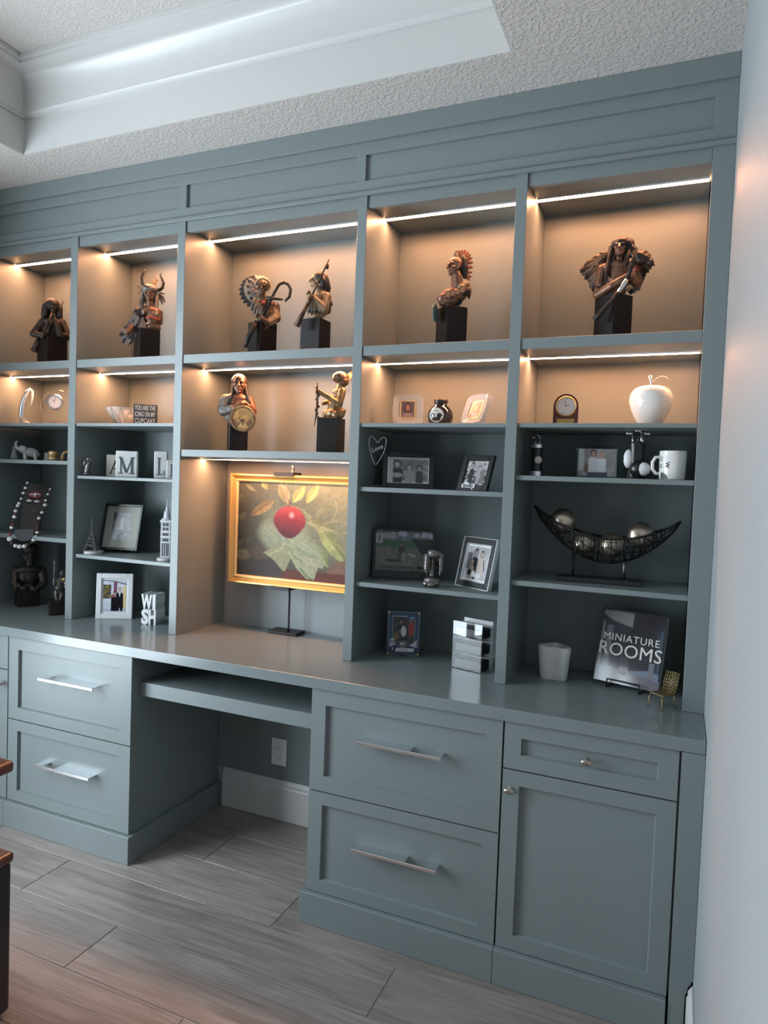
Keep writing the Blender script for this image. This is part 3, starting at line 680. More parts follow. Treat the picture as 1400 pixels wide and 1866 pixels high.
b = B(); b.tube([q(466, 592, -0.04), q(460, 605, -0.05), q(453, 620, -0.052), q(447, 640, -0.050)], [0.009, 0.010, 0.010, 0.007], 9); part('hanging_sash', b, 'bronze_dark', a.root, True)

# --- D: rifle ------------------------------------------------------------------
a = Bust('bust_statue', 'bronze bust in profile holding a long rifle across its chest, on a black block', 0.6433, 0.13, Z2T, 574, 648.7, 0.509, 0.001954, 0.001946)
a.block(0.078, 0.126, -0.55); q = a.q; b = B()
b.ell(q(584, 556, 0), (0.028, 0.030, 0.042)).ell(q(583, 541, 0), (0.026, 0.036, 0.022)).ell(q(574, 575, 0), (0.026, 0.024, 0.022)).cap(q(580, 538, 0), q(574, 526, 0), 0.016, 0.014)
hp = head(b, q(571, 513, 0), 0.048, -1.25, 0.1)
b.limb([q(592, 543, -0.02), q(588, 566, -0.035), q(566, 548, -0.045)], [0.018, 0.015, 0.011]); hand(b, q(562, 544, -0.045), (-1, 0, 0.5), 0.020); b.limb([q(578, 542, 0.02), q(564, 556, 0.0), q(562, 545, -0.03)], [0.015, 0.012, 0.010])
figure(b, 0.0016, 'bronze_tan', a.root)
b = B(); b.ell(q(578, 506, 0.002), (0.024, 0.026, 0.020)); b.limb([q(586, 510, 0.0), q(591, 524, 0.0), q(592, 540, 0.0)], [0.019, 0.017, 0.009]); b.ell(q(585, 516, -0.01), (0.014, 0.018, 0.024)); b.cap(q(575, 498, 0), q(573, 505, -0.01), 0.008)
part('hair', fuse(b, 0.0018), 'bronze_dark', a.root)
b = B(); b.tube([q(594, 480, -0.05), q(586, 498, -0.05), q(566, 545, -0.055)], [0.0028, 0.0032, 0.004], 8); b.tube([q(566, 545, -0.055), q(558, 563, -0.055)], [0.0065, 0.0075], 8); b.tube([q(558, 563, -0.055), q(550, 580, -0.055), q(540, 602, -0.055)], [0.0065, 0.0075, 0.0115], 8); part('rifle', b, 'bronze', a.root, True)
hh = B(); hh.ell(q(591, 492, -0.046), (0.006, 0.005, 0.011)); wr_ = part('rifle_wrap', hh, 'bronze_dark', a.root, True)
tl = B(); tl.ell(q(596, 552, 0.006), (0.010, 0.018, 0.024)); t2 = part('quiver', tl, 'bronze_dark', a.root, True)
for u, v in ((603, 556), (598, 570), (594, 572)): feather(t2, 'brown', q(594, 538, 0.004), q(u, v, -0.004), wk=1.1)
for u, v, kd in ((560, 577, 'grey'), (566, 580, 'grey'), (572, 577, 'tan'), (577, 575, 'grey')): feather(t2, kd, q(566 + (u - 566) * 0.3, 552, -0.034), q(u, v, -0.036), wk=1.1)
b = B(); b.ell(q(590, 504, 0.004), (0.007, 0.006, 0.014)); part('hair_plume', b, 'bronze_tan', a.root, True)

# --- E: roach crest ----------------------------------------------------------------
a = Bust('bust_statue', 'bronze bust looking sideways under a tall reddish crest, on a brown-black block', 1.1499, 0.13, Z2T, 821, 638.1, 0.315, 0.001798, 0.001790)
a.block(0.075, 0.136, 0.50); q = a.q; b = B()
b.ell(q(824, 538, 0), (0.042, 0.032, 0.024)).ell(q(815, 548, 0), (0.034, 0.030, 0.024)).ell(q(812, 560, 0), (0.022, 0.022, 0.016)).cap(q(830, 528, 0), q(827, 504, -0.002), 0.024, 0.018).ell(q(803, 546, -0.01), (0.018, 0.018, 0.018)).ell(q(844, 532, 0.01), (0.016, 0.018, 0.014))
hp = head(b, q(823, 488, -0.004), 0.062, -0.95, 0.02)
figure(b, 0.0016, 'bronze_skin', a.root)
cr = B(); cr.ell(q(838, 484, 0.0), (0.012, 0.012, 0.034)); cr.tube([q(833, 470, 0), q(840, 474, 0), q(842, 490, 0), q(842, 508, 0)], [0.006, 0.010, 0.011, 0.007], 8); c_ = part('crest', fuse(cr, 0.002), 'bronze_dark', a.root)
for u, v in ((829, 456), (835, 455), (841, 455), (847, 458), (851, 463), (854, 470), (856, 478), (856, 487), (855, 496), (854, 505), (851, 511)): feather(c_, 'red', q(834 + max(0, (v - 480)) * 0.18, min(max(v, 474), 500), 0.0), q(u, v, 0.0), wk=1.9)
for u, v in ((824, 457), (828, 459), (820, 463)): feather(c_, 'tan', q(826, 474, -0.004), q(u, v, -0.004), wk=1.3)
fu = B(); fu.ell(q(843, 521, -0.002), (0.019, 0.022, 0.014)).ell(q(850, 530, 0.0), (0.010, 0.018, 0.018)).ell(q(836, 526, -0.018), (0.014, 0.012, 0.010)); part('fur_collar', fuse(fu, 0.002, 1), 'bronze_tan', a.root)
fu = B(); fu.ell(q(843, 534, -0.014), (0.020, 0.014, 0.015)).tube([q(846, 528, 0.0), q(851, 538, 0.0), q(851, 545, 0.0)], [0.010, 0.007, 0.002], 8); c2 = part('dark_cape', fuse(fu, 0.002), 'bronze_dark', a.root)
for i in range(9):
    u = 806 + i * 4.2; feather(c2, 'tan' if i % 2 else 'red', q(u + 6, 524 + (8 - i) * 1.6, -0.030), q(u, 540 + (8 - i) * 1.5, -0.036), wk=1.3)
for u, v in ((797, 556), (800, 562), (805, 563), (793, 550)): feather(c2, 'tan', q(801, 540, -0.018), q(u, v, -0.026), wk=1.4)
sh = B(); sh.lathe([(0.001, 0.004), (0.020, 0.0035), (0.0285, 0.0), (0.0285, -0.003), (0.02, -0.001), (0.001, 0.0)], q(790, 576, -0.034), 28, Matrix.Rotation(-0.30, 3, 'Z') @ Matrix.Rotation(-math.pi / 2, 3, 'Y')); part('round_shield', sh, 'teal_wash', a.root, 40)
b = B(); b.obox(q(833, 552, 0.0), (0.014, 0.024, 0.018), Matrix.Rotation(0.7, 3, 'Y')); part('back_support', b, 'plinth', a.root)

# --- F: spread feathers -----------------------------------------------------------
a = Bust('bust_statue', 'large bronze bust with feathers spread to both sides and crossed arms, on a black block', 1.6562, 0.13, Z2T, 1115, 625.5, 0.094, 0.001565, 0.001633)
a.block(0.077, 0.138, 0.80); q = a.q; b = B()
b.ell(q(1119, 500, 0), (0.036, 0.028, 0.036)).ell(q(1119, 487, 0), (0.052, 0.026, 0.018)).ell(q(1116, 528, 0), (0.034, 0.028, 0.030)).cap(q(1121, 486, 0), q(1122, 470, -0.004), 0.016, 0.014)
hp = head(b, q(1122, 456, -0.010), 0.056, -0.12, 0.12)
b.limb([q(1091, 490, 0), q(1084, 538, -0.012), q(1110, 528, -0.044), q(1136, 514, -0.050)], [0.015, 0.013, 0.012, 0.009]); hand(b, q(1139, 512, -0.05), (1, 0, 0.4), 0.022)
b.limb([q(1150, 491, 0), q(1157, 520, -0.01), q(1144, 512, -0.038)], [0.015, 0.012, 0.010])
figure(b, 0.0016, 'bronze_skin', a.root)
b = B(); b.ell(q(1125, 447, 0.006), (0.034, 0.036, 0.024)).ell(q(1137, 450, 0.002), (0.018, 0.022, 0.024)).ell(q(1143, 458, -0.004), (0.013, 0.016, 0.014)); b.limb([q(1107, 452, -0.004), q(1104, 472, -0.014), q(1100, 500, -0.026), q(1099, 512, -0.028)], [0.010, 0.009, 0.008, 0.005]); b.limb([q(1138, 456, -0.006), q(1135, 474, -0.02), q(1133, 488, -0.028)], [0.011, 0.009, 0.007]); b.ell(q(1121, 470, 0.02), (0.03, 0.02, 0.03))
h = part('headdress', fuse(b, 0.0018), 'bronze_dark', a.root)
for u, v, kd in ((1050, 488, 'tan'), (1056, 482, 'tan'), (1063, 474, 'tan'), (1072, 466, 'tan'), (1084, 459, 'tan'), (1054, 498, 'dark'), (1060, 506, 'brown'), (1066, 512, 'dark'), (1070, 522, 'dark'), (1076, 530, 'brown'), (1084, 530, 'dark'), (1092, 524, 'dark'), (1051, 492, 'brown'), (1058, 478, 'brown'), (1062, 500, 'brown'), (1073, 516, 'dark'), (1080, 512, 'brown'), (1068, 486, 'dark')):
    feather(h, kd, q(1103, 456 + (v - 455) * 0.22, 0.012), q(u, v, 0.004 - (v - 455) * 0.0004), (-0.1, -1, 0.2), 1.35)
for u, v, kd in ((1178, 468, 'tan'), (1172, 462, 'tan'), (1183, 478, 'brown'), (1180, 492, 'dark'), (1170, 505, 'brown'), (1164, 520, 'dark'), (1160, 530, 'dark'), (1152, 534, 'dark'), (1146, 536, 'brown'), (1186, 486, 'dark'), (1176, 498, 'brown'), (1168, 512, 'dark')):
    feather(h, kd, q(1146, 460 + (v - 460) * 0.25, 0.012), q(u, v, 0.0), (0.1, -1, 0.2), 1.4)
b = B(); b.ell(q(1162, 478, -0.014), (0.024, 0.016, 0.016)).ell(q(1177, 486, -0.016), (0.010, 0.012, 0.012)).cap(q(1146, 470, -0.016), q(1158, 474, -0.02), 0.012, 0.014); part('animal_pelt', fuse(b, 0.002), 'bronze_deep', a.root)
b = B(); b.tube([q(1150, 466, -0.056), q(1144, 495, -0.058), q(1136, 522, -0.062)], [0.005, 0.006, 0.006], 8); b.tube([q(1130, 532, -0.062), q(1112, 558, -0.064), q(1090, 582, -0.062), q(1082, 590, -0.060)], [0.0065, 0.0065, 0.0075, 0.009], 9); r_ = part('wrapped_pipe', b, 'bronze_dark', a.root, True)
b = B(); b.tube([q(1136, 522, -0.062), q(1130, 532, -0.062), q(1122, 544, -0.063)], [0.007, 0.0075, 0.0072], 9); part('pipe_band', b, 'silver', r_, True)
b = B(); b.tube([q(1080, 524, -0.006), q(1084, 524, -0.024), q(1094, 526, -0.026), q(1096, 524, -0.006)], 0.004, 8); part('arm_band', b, 'bronze_dark', a.root, True)
b = B(); b.ell(q(1152, 498, -0.024), (0.008, 0.006, 0.008)); part('shell_disc', b, 'red_wash', a.root, True)
b = B()
for u, v in ((1137, 536), (1142, 538), (1147, 535)): b.tube([q(1141, 526, -0.04), q(u, v, -0.044)], [0.003, 0.0035], 7)
part('tassel', b, 'bronze_tan', a.root, True)

# --- G: drum --------------------------------------------------------------------
a = Bust('bust_statue', 'bronze bust of a braided figure holding a round drum, on a tall black block', 0.3216, 0.13, ZNT, 432, 823.6, 0.614, 0.002031, 0.002069)
a.block(0.068, 0.110, 0.14); q = a.q; b = B()
b.ell(q(430, 742, 0), (0.040, 0.030, 0.055)).ell(q(430, 727, 0), (0.050, 0.028, 0.022)).ell(q(430, 766, 0), (0.034, 0.028, 0.025)).cap(q(432, 726, 0), q(433, 712, -0.004), 0.018, 0.016)
hp = head(b, q(433, 702, -0.008), 0.070, -0.1, 0.02)
b.limb([q(409, 730, 0), q(406, 750, -0.015), q(428, 746, -0.045), q(437, 738, -0.05)], [0.021, 0.017, 0.013, 0.011]); hand(b, q(440, 737, -0.05), (1, 0, 0.2), 0.022); b.limb([q(452, 730, 0), q(459, 748, -0.014), q(450, 742, -0.045)], [0.019, 0.016, 0.012]); hand(b, q(447, 739, -0.05), (-1, 0, 0.1), 0.021, -1)
figure(b, 0.0018, 'bronze_skin', a.root)
b = B(); b.ell(q(433, 695, 0.008), (0.031, 0.034, 0.029)).ell(q(433, 704, 0.02), (0.030, 0.02, 0.034)); b.limb([q(443, 702, 0.0), q(446, 716, -0.01), q(452, 734, -0.026)], [0.010, 0.009, 0.006]); b.limb([q(424, 704, 0), q(423, 718, -0.012), q(420, 738, -0.032)], [0.009, 0.009, 0.007])
part('hair', fuse(b, 0.0018), 'bronze_dark', a.root)
b = B(); b.ell(q(412, 732, 0.002), (0.028, 0.028, 0.026)).limb([q(409, 732, 0), q(406, 750, -0.015), q(420, 748, -0.036)], [0.025, 0.021, 0.016]).ell(q(420, 756, 0.0), (0.030, 0.030, 0.030)); c_ = part('shirt_sleeve', fuse(b, 0.002), 'bronze_grey', a.root)
for u, v in ((395, 744), (395, 751), (398, 756), (402, 759), (406, 760)): feather(c_, 'dark', q(407, 728, 0.01), q(u, v, 0.006), wk=1.2)
M = Matrix.Rotation(-0.25, 3, 'Z') @ Matrix.Rotation(math.pi / 2, 3, 'X'); c0 = q(441, 765, -0.062)
dr = B(); dr.lathe([(0.001, -0.008), (0.044, -0.008), (0.048, -0.004), (0.049, 0.004), (0.046, 0.009), (0.040, 0.009), (0.039, 0.006), (0.001, 0.006)], c0, 36, M); dd = part('drum', dr, 'bronze_gold', a.root, 40)
im = Img(46, 46, (0.70, 0.52, 0.30)); im.a *= (0.75 + 0.45 * noise2(46, 46, 5, 5, 3))[..., None]; im.put(((im.v < 0.40 + 0.08 * np.sin(im.u * 16)) & (im.v > 0.14)).astype(float), (0.36, 0.24, 0.14), 0.7); im.poly([(0.3, 0.1), (0.42, 0.34), (0.52, 0.12)], (0.75, 0.6, 0.4)); im.poly([(0.5, 0.1), (0.62, 0.36), (0.74, 0.12)], (0.7, 0.55, 0.36)); im.ell(0.5, 0.42, 0.12, 0.05, (0.25, 0.16, 0.1)); im.ell(0.35, 0.5, 0.05, 0.04, (0.3, 0.2, 0.12))
nx = im.nx; gm = print_mesh(im, 0.078, 0.078, 'drum_skin')
bmx = bmesh.new(); bmx.from_mesh(gm); bmesh.ops.delete(bmx, geom=[f for f in bmx.faces if f.calc_center_median().length > 0.0385], context='FACES'); bmx.to_mesh(gm); bmx.free()
o = part('drum_skin', gm, 'canvas', dd); o.matrix_local = Matrix.Translation(c0 + M @ V3((0, 0, 0.0064))) @ (M.to_4x4() @ Matrix.Rotation(-math.pi / 2, 4, 'X'))

# --- H: kneeling figure with staff --------------------------------------------
a = Bust('kneeling_statue', 'bronze nude figure seen from behind holding a staff, seated on a tall black block', 0.7183, 0.13, ZNT, 602, 827.0, 0.482, 0.001946, 0.001946)
a.block(0.078, 0.126, -0.36); q = a.q; b = B()
b.ell(q(606, 754, 0), (0.032, 0.034, 0.022)).limb([q(606, 750, 0), q(609, 736, 0), q(614, 718, 0)], [0.026, 0.025, 0.024]); b.ell(q(614, 716, 0), (0.024, 0.034, 0.018)); b.cap(q(614, 714, 0), q(616, 703, 0), 0.013, 0.012)
head(b, q(617, 694, 0), 0.046, math.pi * 0.62, 0.0)
b.limb([q(620, 714, -0.028), q(614, 738, -0.040), q(597, 728, -0.044), q(582, 720, -0.046)], [0.014, 0.012, 0.010, 0.008]); hand(b, q(579, 719, -0.046), (-1, 0, 0.2), 0.022)
b.limb([q(611, 716, 0.028), q(600, 730, 0.02), q(586, 736, 0.0)], [0.013, 0.011, 0.008]); b.limb([q(606, 756, 0.024), q(592, 752, 0.03), q(588, 760, 0.03)], [0.017, 0.014, 0.010]); b.limb([q(610, 757, -0.024), q(622, 750, -0.02), q(620, 758, -0.026)], [0.016, 0.012, 0.010])
figure(b, 0.0016, 'bronze_gold', a.root)
b = B(); b.ell(q(616, 688, 0), (0.030, 0.028, 0.022)).ell(q(622, 694, 0.0), (0.020, 0.024, 0.020)).ell(q(607, 690, -0.004), (0.012, 0.018, 0.012)); h = part('hair', fuse(b, 0.0018), 'bronze', a.root)
for u, v in ((641, 673), (639, 678), (636, 684)): feather(h, 'tan', q(622, 698, 0.004), q(u, v, 0.008), wk=1.5)
b = B(); b.tube([q(575, 703, -0.05), q(576, 730, -0.05), q(575, 758, -0.05), q(572, 780, -0.05)], [0.003, 0.0038, 0.004, 0.001], 8)
for k in range(9): b.ell(q(574 + (k % 3) * 2.0, 712 + k * 6.5, -0.05 + 0.004 * (k % 2)), (0.005, 0.005, 0.006))
part('staff', b, 'bronze', a.root, True)

# ================================================================== PICTURES
def photo_couple(nx, ny, bg, figs, seed=1, mono=True, amp=0.25, legs=False):
    im = Img(nx, ny, bg); im.a *= (1 - amp + 2 * amp * noise2(nx, ny, 6, 6, seed))[..., None]
    for f in figs: im.person(*f)
    return im
BW = lambda v: (v, v * 0.97, v * 0.98)

class Frame:
    """picture frame standing on z, turned by rz, leaning back by lean; parts sit in a tilted holder"""
    def __init__(s, name, label, loc, rz, lean, cat='picture frame', group=None):
        s.root = thing(name, label, cat, loc, rz, group); s.T = Matrix.Rotation(-lean, 4, 'X'); s.lean = lean
    def add(s, name, b, mats, smooth=False, label=None, at=None, parent=None):
        o = part(name, b, mats, parent or s.root, smooth, label)
        o.matrix_local = (Matrix.Identity(4) if parent else s.T) @ (Matrix.Translation(at) if at else Matrix.Identity(4)); return o
    def border(s, w, h, bw, d, matn, name='frame', z0=0.0, bev=0.0015, y=0.0, step=None):
        q = B(); bl, bb = (bw if isinstance(bw, tuple) else (bw, bw))
        q.box(-w / 2, -w / 2 + bl, y, y + d, z0, z0 + h, bev).box(w / 2 - bl, w / 2, y, y + d, z0, z0 + h, bev)
        q.box(-w / 2 + bl, w / 2 - bl, y, y + d, z0, z0 + bb, bev).box(-w / 2 + bl, w / 2 - bl, y, y + d, z0 + h - bb, z0 + h, bev)
        return s.add(name, q, matn)
    def panel(s, w, h, zc, y, d, matn, name):
        q = B(); q.box(-w / 2, w / 2, y, y + d, zc - h / 2, zc + h / 2); return s.add(name, q, matn)
    def photo(s, im, w, h, zc, y, name='photo', m='print'): return s.add(name, print_mesh(im, w, h), m, at=(0, y, zc))
    def leg(s, h, matn='black_matte', wd=0.03):
        """strut from the frame's back down to the shelf behind it"""
        top = s.T @ V3((0, 0.012, h * 0.6)); foot = V3((0, top.y + h * 0.22, 0.002)); q = B()
        dv = foot - top; M = Matrix.Rotation(math.atan2(dv.y, -dv.z), 3, 'X'); q.obox((top + foot) / 2, (wd, 0.003, dv.length), M)
        return part('easel_leg', q, matn, s.root)

# --- family photo, landscape, silver edge
f = Frame('picture_frame', 'black landscape frame with a silver inner edge holding a group photo, beside the wire heart', (1.020, 0.125, 1.3476), 0.38, 0.20)
f.border(0.176, 0.126, 0.018, 0.012, 'black_frame'); f.border(0.144, 0.096, 0.0045, 0.004, 'silver', 'silver_edge', 0.0155, 0.0008, 0.003)
im = Img(84, 56, BW(0.55)); im.a *= (0.55 + 0.8 * noise2(84, 56, 7, 5, 4))[..., None]; im.rect(0, 1, 0, 0.08, BW(0.8))
im.person(0.22, 0.86, 0.22, BW(0.25), BW(0.72), BW(0.2), 0.13); im.person(0.52, 0.72, 0.17, BW(0.35), BW(0.75), BW(0.65), 0.1); im.person(0.78, 0.70, 0.17, BW(0.2), BW(0.6), BW(0.28), 0.09); im.ell(0.22, 0.3, 0.13, 0.1, BW(0.7)); im.put(((im.u < 0.12) | (im.v > 0.93)).astype(float), BW(0.78))
f.photo(im, 0.136, 0.088, 0.0635, 0.0055); f.panel(0.165, 0.116, 0.063, 0.007, 0.004, 'black_matte', 'backing'); f.leg(0.12)
# --- family photo with lettering
f = Frame('picture_frame', 'black frame with a white word across the lower corner of its photo', (1.250, 0.090, 1.3476), -0.34, 0.34)
f.border(0.118, 0.124, (0.017, 0.020), 0.014, 'black_frame')
im = Img(60, 60, BW(0.75)); im.a *= (0.6 + 0.6 * noise2(60, 60, 8, 8, 9))[..., None]; im.put(((im.v < 0.62) & (noise2(60, 60, 16, 16, 5) > 0.5)).astype(float), BW(0.25)); im.person(0.28, 0.95, 0.2, BW(0.15), BW(0.6), BW(0.16), 0.1); im.person(0.8, 0.9, 0.16, BW(0.3), BW(0.7), BW(0.45), 0.09); im.person(0.62, 0.8, 0.15, BW(0.2), BW(0.72), BW(0.6), 0.08)
f.photo(im, 0.086, 0.086, 0.062, 0.006); f.panel(0.11, 0.115, 0.062, 0.008, 0.004, 'black_matte', 'backing'); f.leg(0.12)
q = B(); q.box(-0.040, 0.012, -0.002, 0.001, 0.010, 0.024, 0.001).box(-0.034, -0.014, -0.002, 0.001, 0.022, 0.029, 0.001).box(0.0, 0.006, -0.002, 0.001, 0.004, 0.012, 0.001); wd = f.add('word_plaque', q, 'white_paint')
f.add('lettering', text_mesh('family', 0.0165, 0.0006, bold=0.0003), 'letter_grey', at=(-0.014, -0.0026, 0.017), parent=wd)
# --- baseball photo
f = Frame('picture_frame', 'wide black frame with a colour ball-field photo and a name along its foot', (1.005, 0.150, 1.0315), 0.36, 0.10)
f.border(0.216, 0.176, (0.009, 0.008), 0.014, 'black_frame'); f.panel(0.200, 0.024, 0.019, 0.002, 0.008, 'black_frame', 'title_bar')
im = Img(110, 80, (0.42, 0.42, 0.36)); im.a *= (0.82 + 0.3 * noise2(110, 80, 18, 12, 2))[..., None]
im.poly([(0, 0.60), (1, 0.52), (1, 0.80), (0, 0.78)], (0.26, 0.36, 0.27)); im.rect(0, 1, 0.76, 1, (0.40, 0.40, 0.44)); im.put(((im.v > 0.78) & (noise2(110, 80, 14, 10, 6) > 0.55)).astype(float), (0.66, 0.66, 0.70)); im.rect(0.0, 0.13, 0.68, 0.93, (0.62, 0.62, 0.63)); im.rect(0.05, 0.08, 0.72, 0.88, (0.3, 0.3, 0.32)); im.rect(0.13, 0.36, 0.80, 0.92, (0.56, 0.56, 0.58))
im.poly([(0.62, 0.80), (1, 0.80), (1, 0.36), (0.80, 0.44), (0.72, 0.62)], (0.13, 0.13, 0.14)); im.ell(0.32, 0.25, 0.15, 0.03, (0.16, 0.15, 0.13))
im.ell(0.46, 0.52, 0.055, 0.12, (0.20, 0.19, 0.20)); im.ell(0.46, 0.66, 0.026, 0.05, (0.5, 0.46, 0.42)); im.ell(0.45, 0.71, 0.03, 0.03, (0.2, 0.19, 0.2)); im.ell(0.43, 0.36, 0.045, 0.10, (0.30, 0.29, 0.29)); im.ell(0.50, 0.36, 0.04, 0.12, (0.48, 0.47, 0.46)); im.line([(0.5, 0.48), (0.58, 0.42)], 0.015, (0.25, 0.24, 0.23)); im.line([(0.58, 0.42), (0.70, 0.37)], 0.022, (0.66, 0.64, 0.60))
f.photo(im, 0.199, 0.138, 0.100, 0.0085); f.add('name_lettering', text_mesh('Trevor Patrick Moore', 0.0205, 0.0004, bold=0.0001), 'letter_black', at=(0.012, 0.0082, 0.042))
f.panel(0.206, 0.166, 0.088, 0.010, 0.004, 'black_matte', 'backing'); f.leg(0.17)
# --- square family frame
f = Frame('picture_frame', 'square black frame with a silver rim and white-lined family photo, leaning beside the upright', (1.258, 0.105, 1.0315), -0.56, 0.22)
f.border(0.160, 0.170, 0.005, 0.016, 'silver', 'outer_rim'); f.border(0.150, 0.160, 0.018, 0.014, 'black_frame', 'frame', 0.005, 0.001, 0.001)
f.border(0.116, 0.126, 0.0045, 0.006, 'silver', 'silver_edge', 0.022, 0.0008, 0.0)
f.panel(0.112, 0.122, 0.085, 0.006, 0.002, 'white_paint', 'mat_board')
im = Img(64, 70, BW(0.70)); im.a *= (0.75 + 0.4 * noise2(64, 70, 4, 4, 8))[..., None]; im.rect(0.0, 0.22, 0.3, 0.8, BW(0.36))
im.person(0.40, 0.92, 0.19, BW(0.1), BW(0.62), BW(0.14), 0.13); im.person(0.70, 0.88, 0.19, BW(0.25), (0.72, 0.64, 0.58), (0.72, 0.66, 0.62), 0.13); im.person(0.30, 0.62, 0.16, BW(0.2), (0.68, 0.58, 0.52), (0.62, 0.56, 0.5), 0.11); im.ell(0.42, 0.16, 0.09, 0.1, BW(0.82)); im.ell(0.22, 0.2, 0.1, 0.1, BW(0.2)); im.ell(0.62, 0.12, 0.16, 0.08, (0.78, 0.78, 0.8)); im.line([(0.8, 0.6), (0.9, 0.3)], 0.02, BW(0.2))
f.photo(im, 0.098, 0.108, 0.085, 0.0055); f.panel(0.148, 0.158, 0.085, 0.009, 0.004, 'black_matte', 'backing'); f.leg(0.16)
# --- woman on small easel
f = Frame('picture_frame', 'black frame with a cream mount and a portrait of a woman, on a wire easel', (-0.268, 0.142, 1.0314), 0.22, 0.24)
f.border(0.172, 0.196, 0.010, 0.012, 'black_frame', z0=0.012); f.panel(0.154, 0.178, 0.110, 0.004, 0.002, 'mat_board', 'mount')
im = Img(60, 80, BW(0.34)); im.a *= (0.6 + 0.7 * noise2(60, 80, 6, 8, 12))[..., None]
im.ell(0.48, 0.66, 0.19, 0.24, BW(0.17)); im.poly([(0.02, 0), (0.06, 0.36), (0.30, 0.52), (0.68, 0.52), (0.92, 0.38), (0.98, 0)], BW(0.16)); im.put(((im.v < 0.45) & (noise2(60, 80, 22, 28, 3) > 0.60)).astype(float), BW(0.55)); im.rect(0.42, 0.56, 0.44, 0.6, (0.55, 0.50, 0.47)); im.ell(0.49, 0.70, 0.12, 0.15, (0.60, 0.55, 0.52)); im.ell(0.49, 0.46, 0.12, 0.07, (0.58, 0.52, 0.49)); im.line([(0.43, 0.645), (0.55, 0.645)], 0.012, BW(0.3)); im.line([(0.42, 0.73), (0.47, 0.735)], 0.01, BW(0.2)); im.line([(0.51, 0.735), (0.56, 0.73)], 0.01, BW(0.2))
f.photo(im, 0.085, 0.118, 0.112, 0.0035); f.panel(0.16, 0.184, 0.110, 0.007, 0.004, 'black_matte', 'backing')
q = B(); q.tube([(-0.045, -0.014, 0.020), (-0.045, -0.016, 0.006), (-0.045, 0.03, 0.004), (0.045, 0.03, 0.004), (0.045, -0.016, 0.006), (0.045, -0.014, 0.020), (0.0, -0.016, 0.023), (-0.045, -0.014, 0.020)], 0.0018, 6); q.tube([(0, 0.03, 0.004), (0, 0.105, 0.003)], 0.0018, 6); q.tube([(0, 0.10, 0.003), (0, 0.055, 0.11)], 0.0018, 6); part('wire_easel', q, 'iron', f.root, True)
# --- white frame with a couple
f = Frame('picture_frame', 'white portrait frame with a colour photo of a couple, standing on the worktop', (-0.2408, 0.101, ZT), 0.547, 0.06)
f.border(0.143, 0.186, (0.020, 0.021), 0.014, 'white_paint'); f.panel(0.106, 0.146, 0.093, 0.006, 0.002, 'white_paint', 'mount'); f.border(0.106, 0.146, 0.0018, 0.003, 'stone_base', 'inner_lip', 0.020, 0.0, 0.005)
im = Img(70, 100, (0.80, 0.82, 0.86)); im.a *= (0.93 + 0.12 * noise2(70, 100, 4, 5, 1))[..., None]; im.rect(0.0, 0.34, 0.42, 0.86, (0.22, 0.30, 0.26)); im.put(((im.u < 0.34) & (im.v > 0.42) & (im.v < 0.86) & (noise2(70, 100, 20, 26, 4) > 0.56)).astype(float), (0.62, 0.55, 0.22)); im.put(((im.u < 0.34) & (im.v > 0.42) & (im.v < 0.80) & (noise2(70, 100, 22, 26, 14) > 0.66)).astype(float), (0.62, 0.2, 0.25))
im.poly([(0, 1), (0, 0.985), (0.5, 0.95), (1, 0.86), (1, 0.89), (0.5, 0.975)], (0.28, 0.27, 0.30)); im.rect(0.46, 0.60, 0.60, 0.94, (0.48, 0.30, 0.40)); im.rect(0.86, 1.0, 0.12, 0.80, (0.86, 0.76, 0.55)); im.rect(0, 1, 0, 0.1, (0.70, 0.72, 0.78))
im.person(0.48, 0.64, 0.13, (0.35, 0.2, 0.18), (0.80, 0.62, 0.55), (0.08, 0.08, 0.1), 0.11); im.person(0.72, 0.78, 0.13, (0.55, 0.5, 0.48), (0.82, 0.66, 0.60), (0.07, 0.07, 0.09), 0.16); im.poly([(0.66, 0.62), (0.78, 0.62), (0.72, 0.46)], (0.85, 0.85, 0.9)); im.ell(0.43, 0.49, 0.09, 0.05, (0.55, 0.25, 0.25)); im.poly([(0.36, 0), (0.36, 0.45), (0.62, 0.45), (0.58, 0.0)], (0.06, 0.06, 0.08)); im.poly([(0.58, 0.0), (0.60, 0.4), (0.88, 0.4), (0.86, 0.0), (0.76, 0.0), (0.73, 0.24), (0.69, 0.0)], (0.06, 0.06, 0.08)); im.rect(0, 1, 0, 0.035, (0.74, 0.76, 0.80))
f.photo(im, 0.090, 0.130, 0.093, 0.0052); f.panel(0.13, 0.172, 0.093, 0.010, 0.004, 'white_paint', 'backing'); f.leg(0.18, 'stone_base', 0.05)

# --- apple painting on its stand
t = thing('framed_painting', 'gold-framed painting of a red apple among pale leaves, held on a black stand', 'painting', (0.5200, 0.200, 0.9500))
W, H = 0.556, 0.430
def mitred(prof, w, h):
    """frame section (inset, y) run round a rectangle whose foot is at z=0"""
    q = B(); L = []
    for d, y in prof: L.append([q.bm.verts.new(p) for p in ((-w / 2 + d, y, d), (w / 2 - d, y, d), (w / 2 - d, y, h - d), (-w / 2 + d, y, h - d))])
    for A, Q in zip(L, L[1:] + L[:1]):
        for j in range(4): q.bm.faces.new((A[j], A[(j + 1) % 4], Q[(j + 1) % 4], Q[j]))
    return q
part('frame', mitred([(0, 0.022), (0, 0.004), (0.003, 0.0), (0.008, 0.0), (0.010, 0.003), (0.022, 0.011), (0.024, 0.022)], W, H), 'gold_leaf', t)
part('inner_frame', mitred([(0.0225, 0.020), (0.0225, 0.011), (0.026, 0.008), (0.030, 0.010), (0.033, 0.015), (0.033, 0.020)], W, H), 'gold_pale', t)
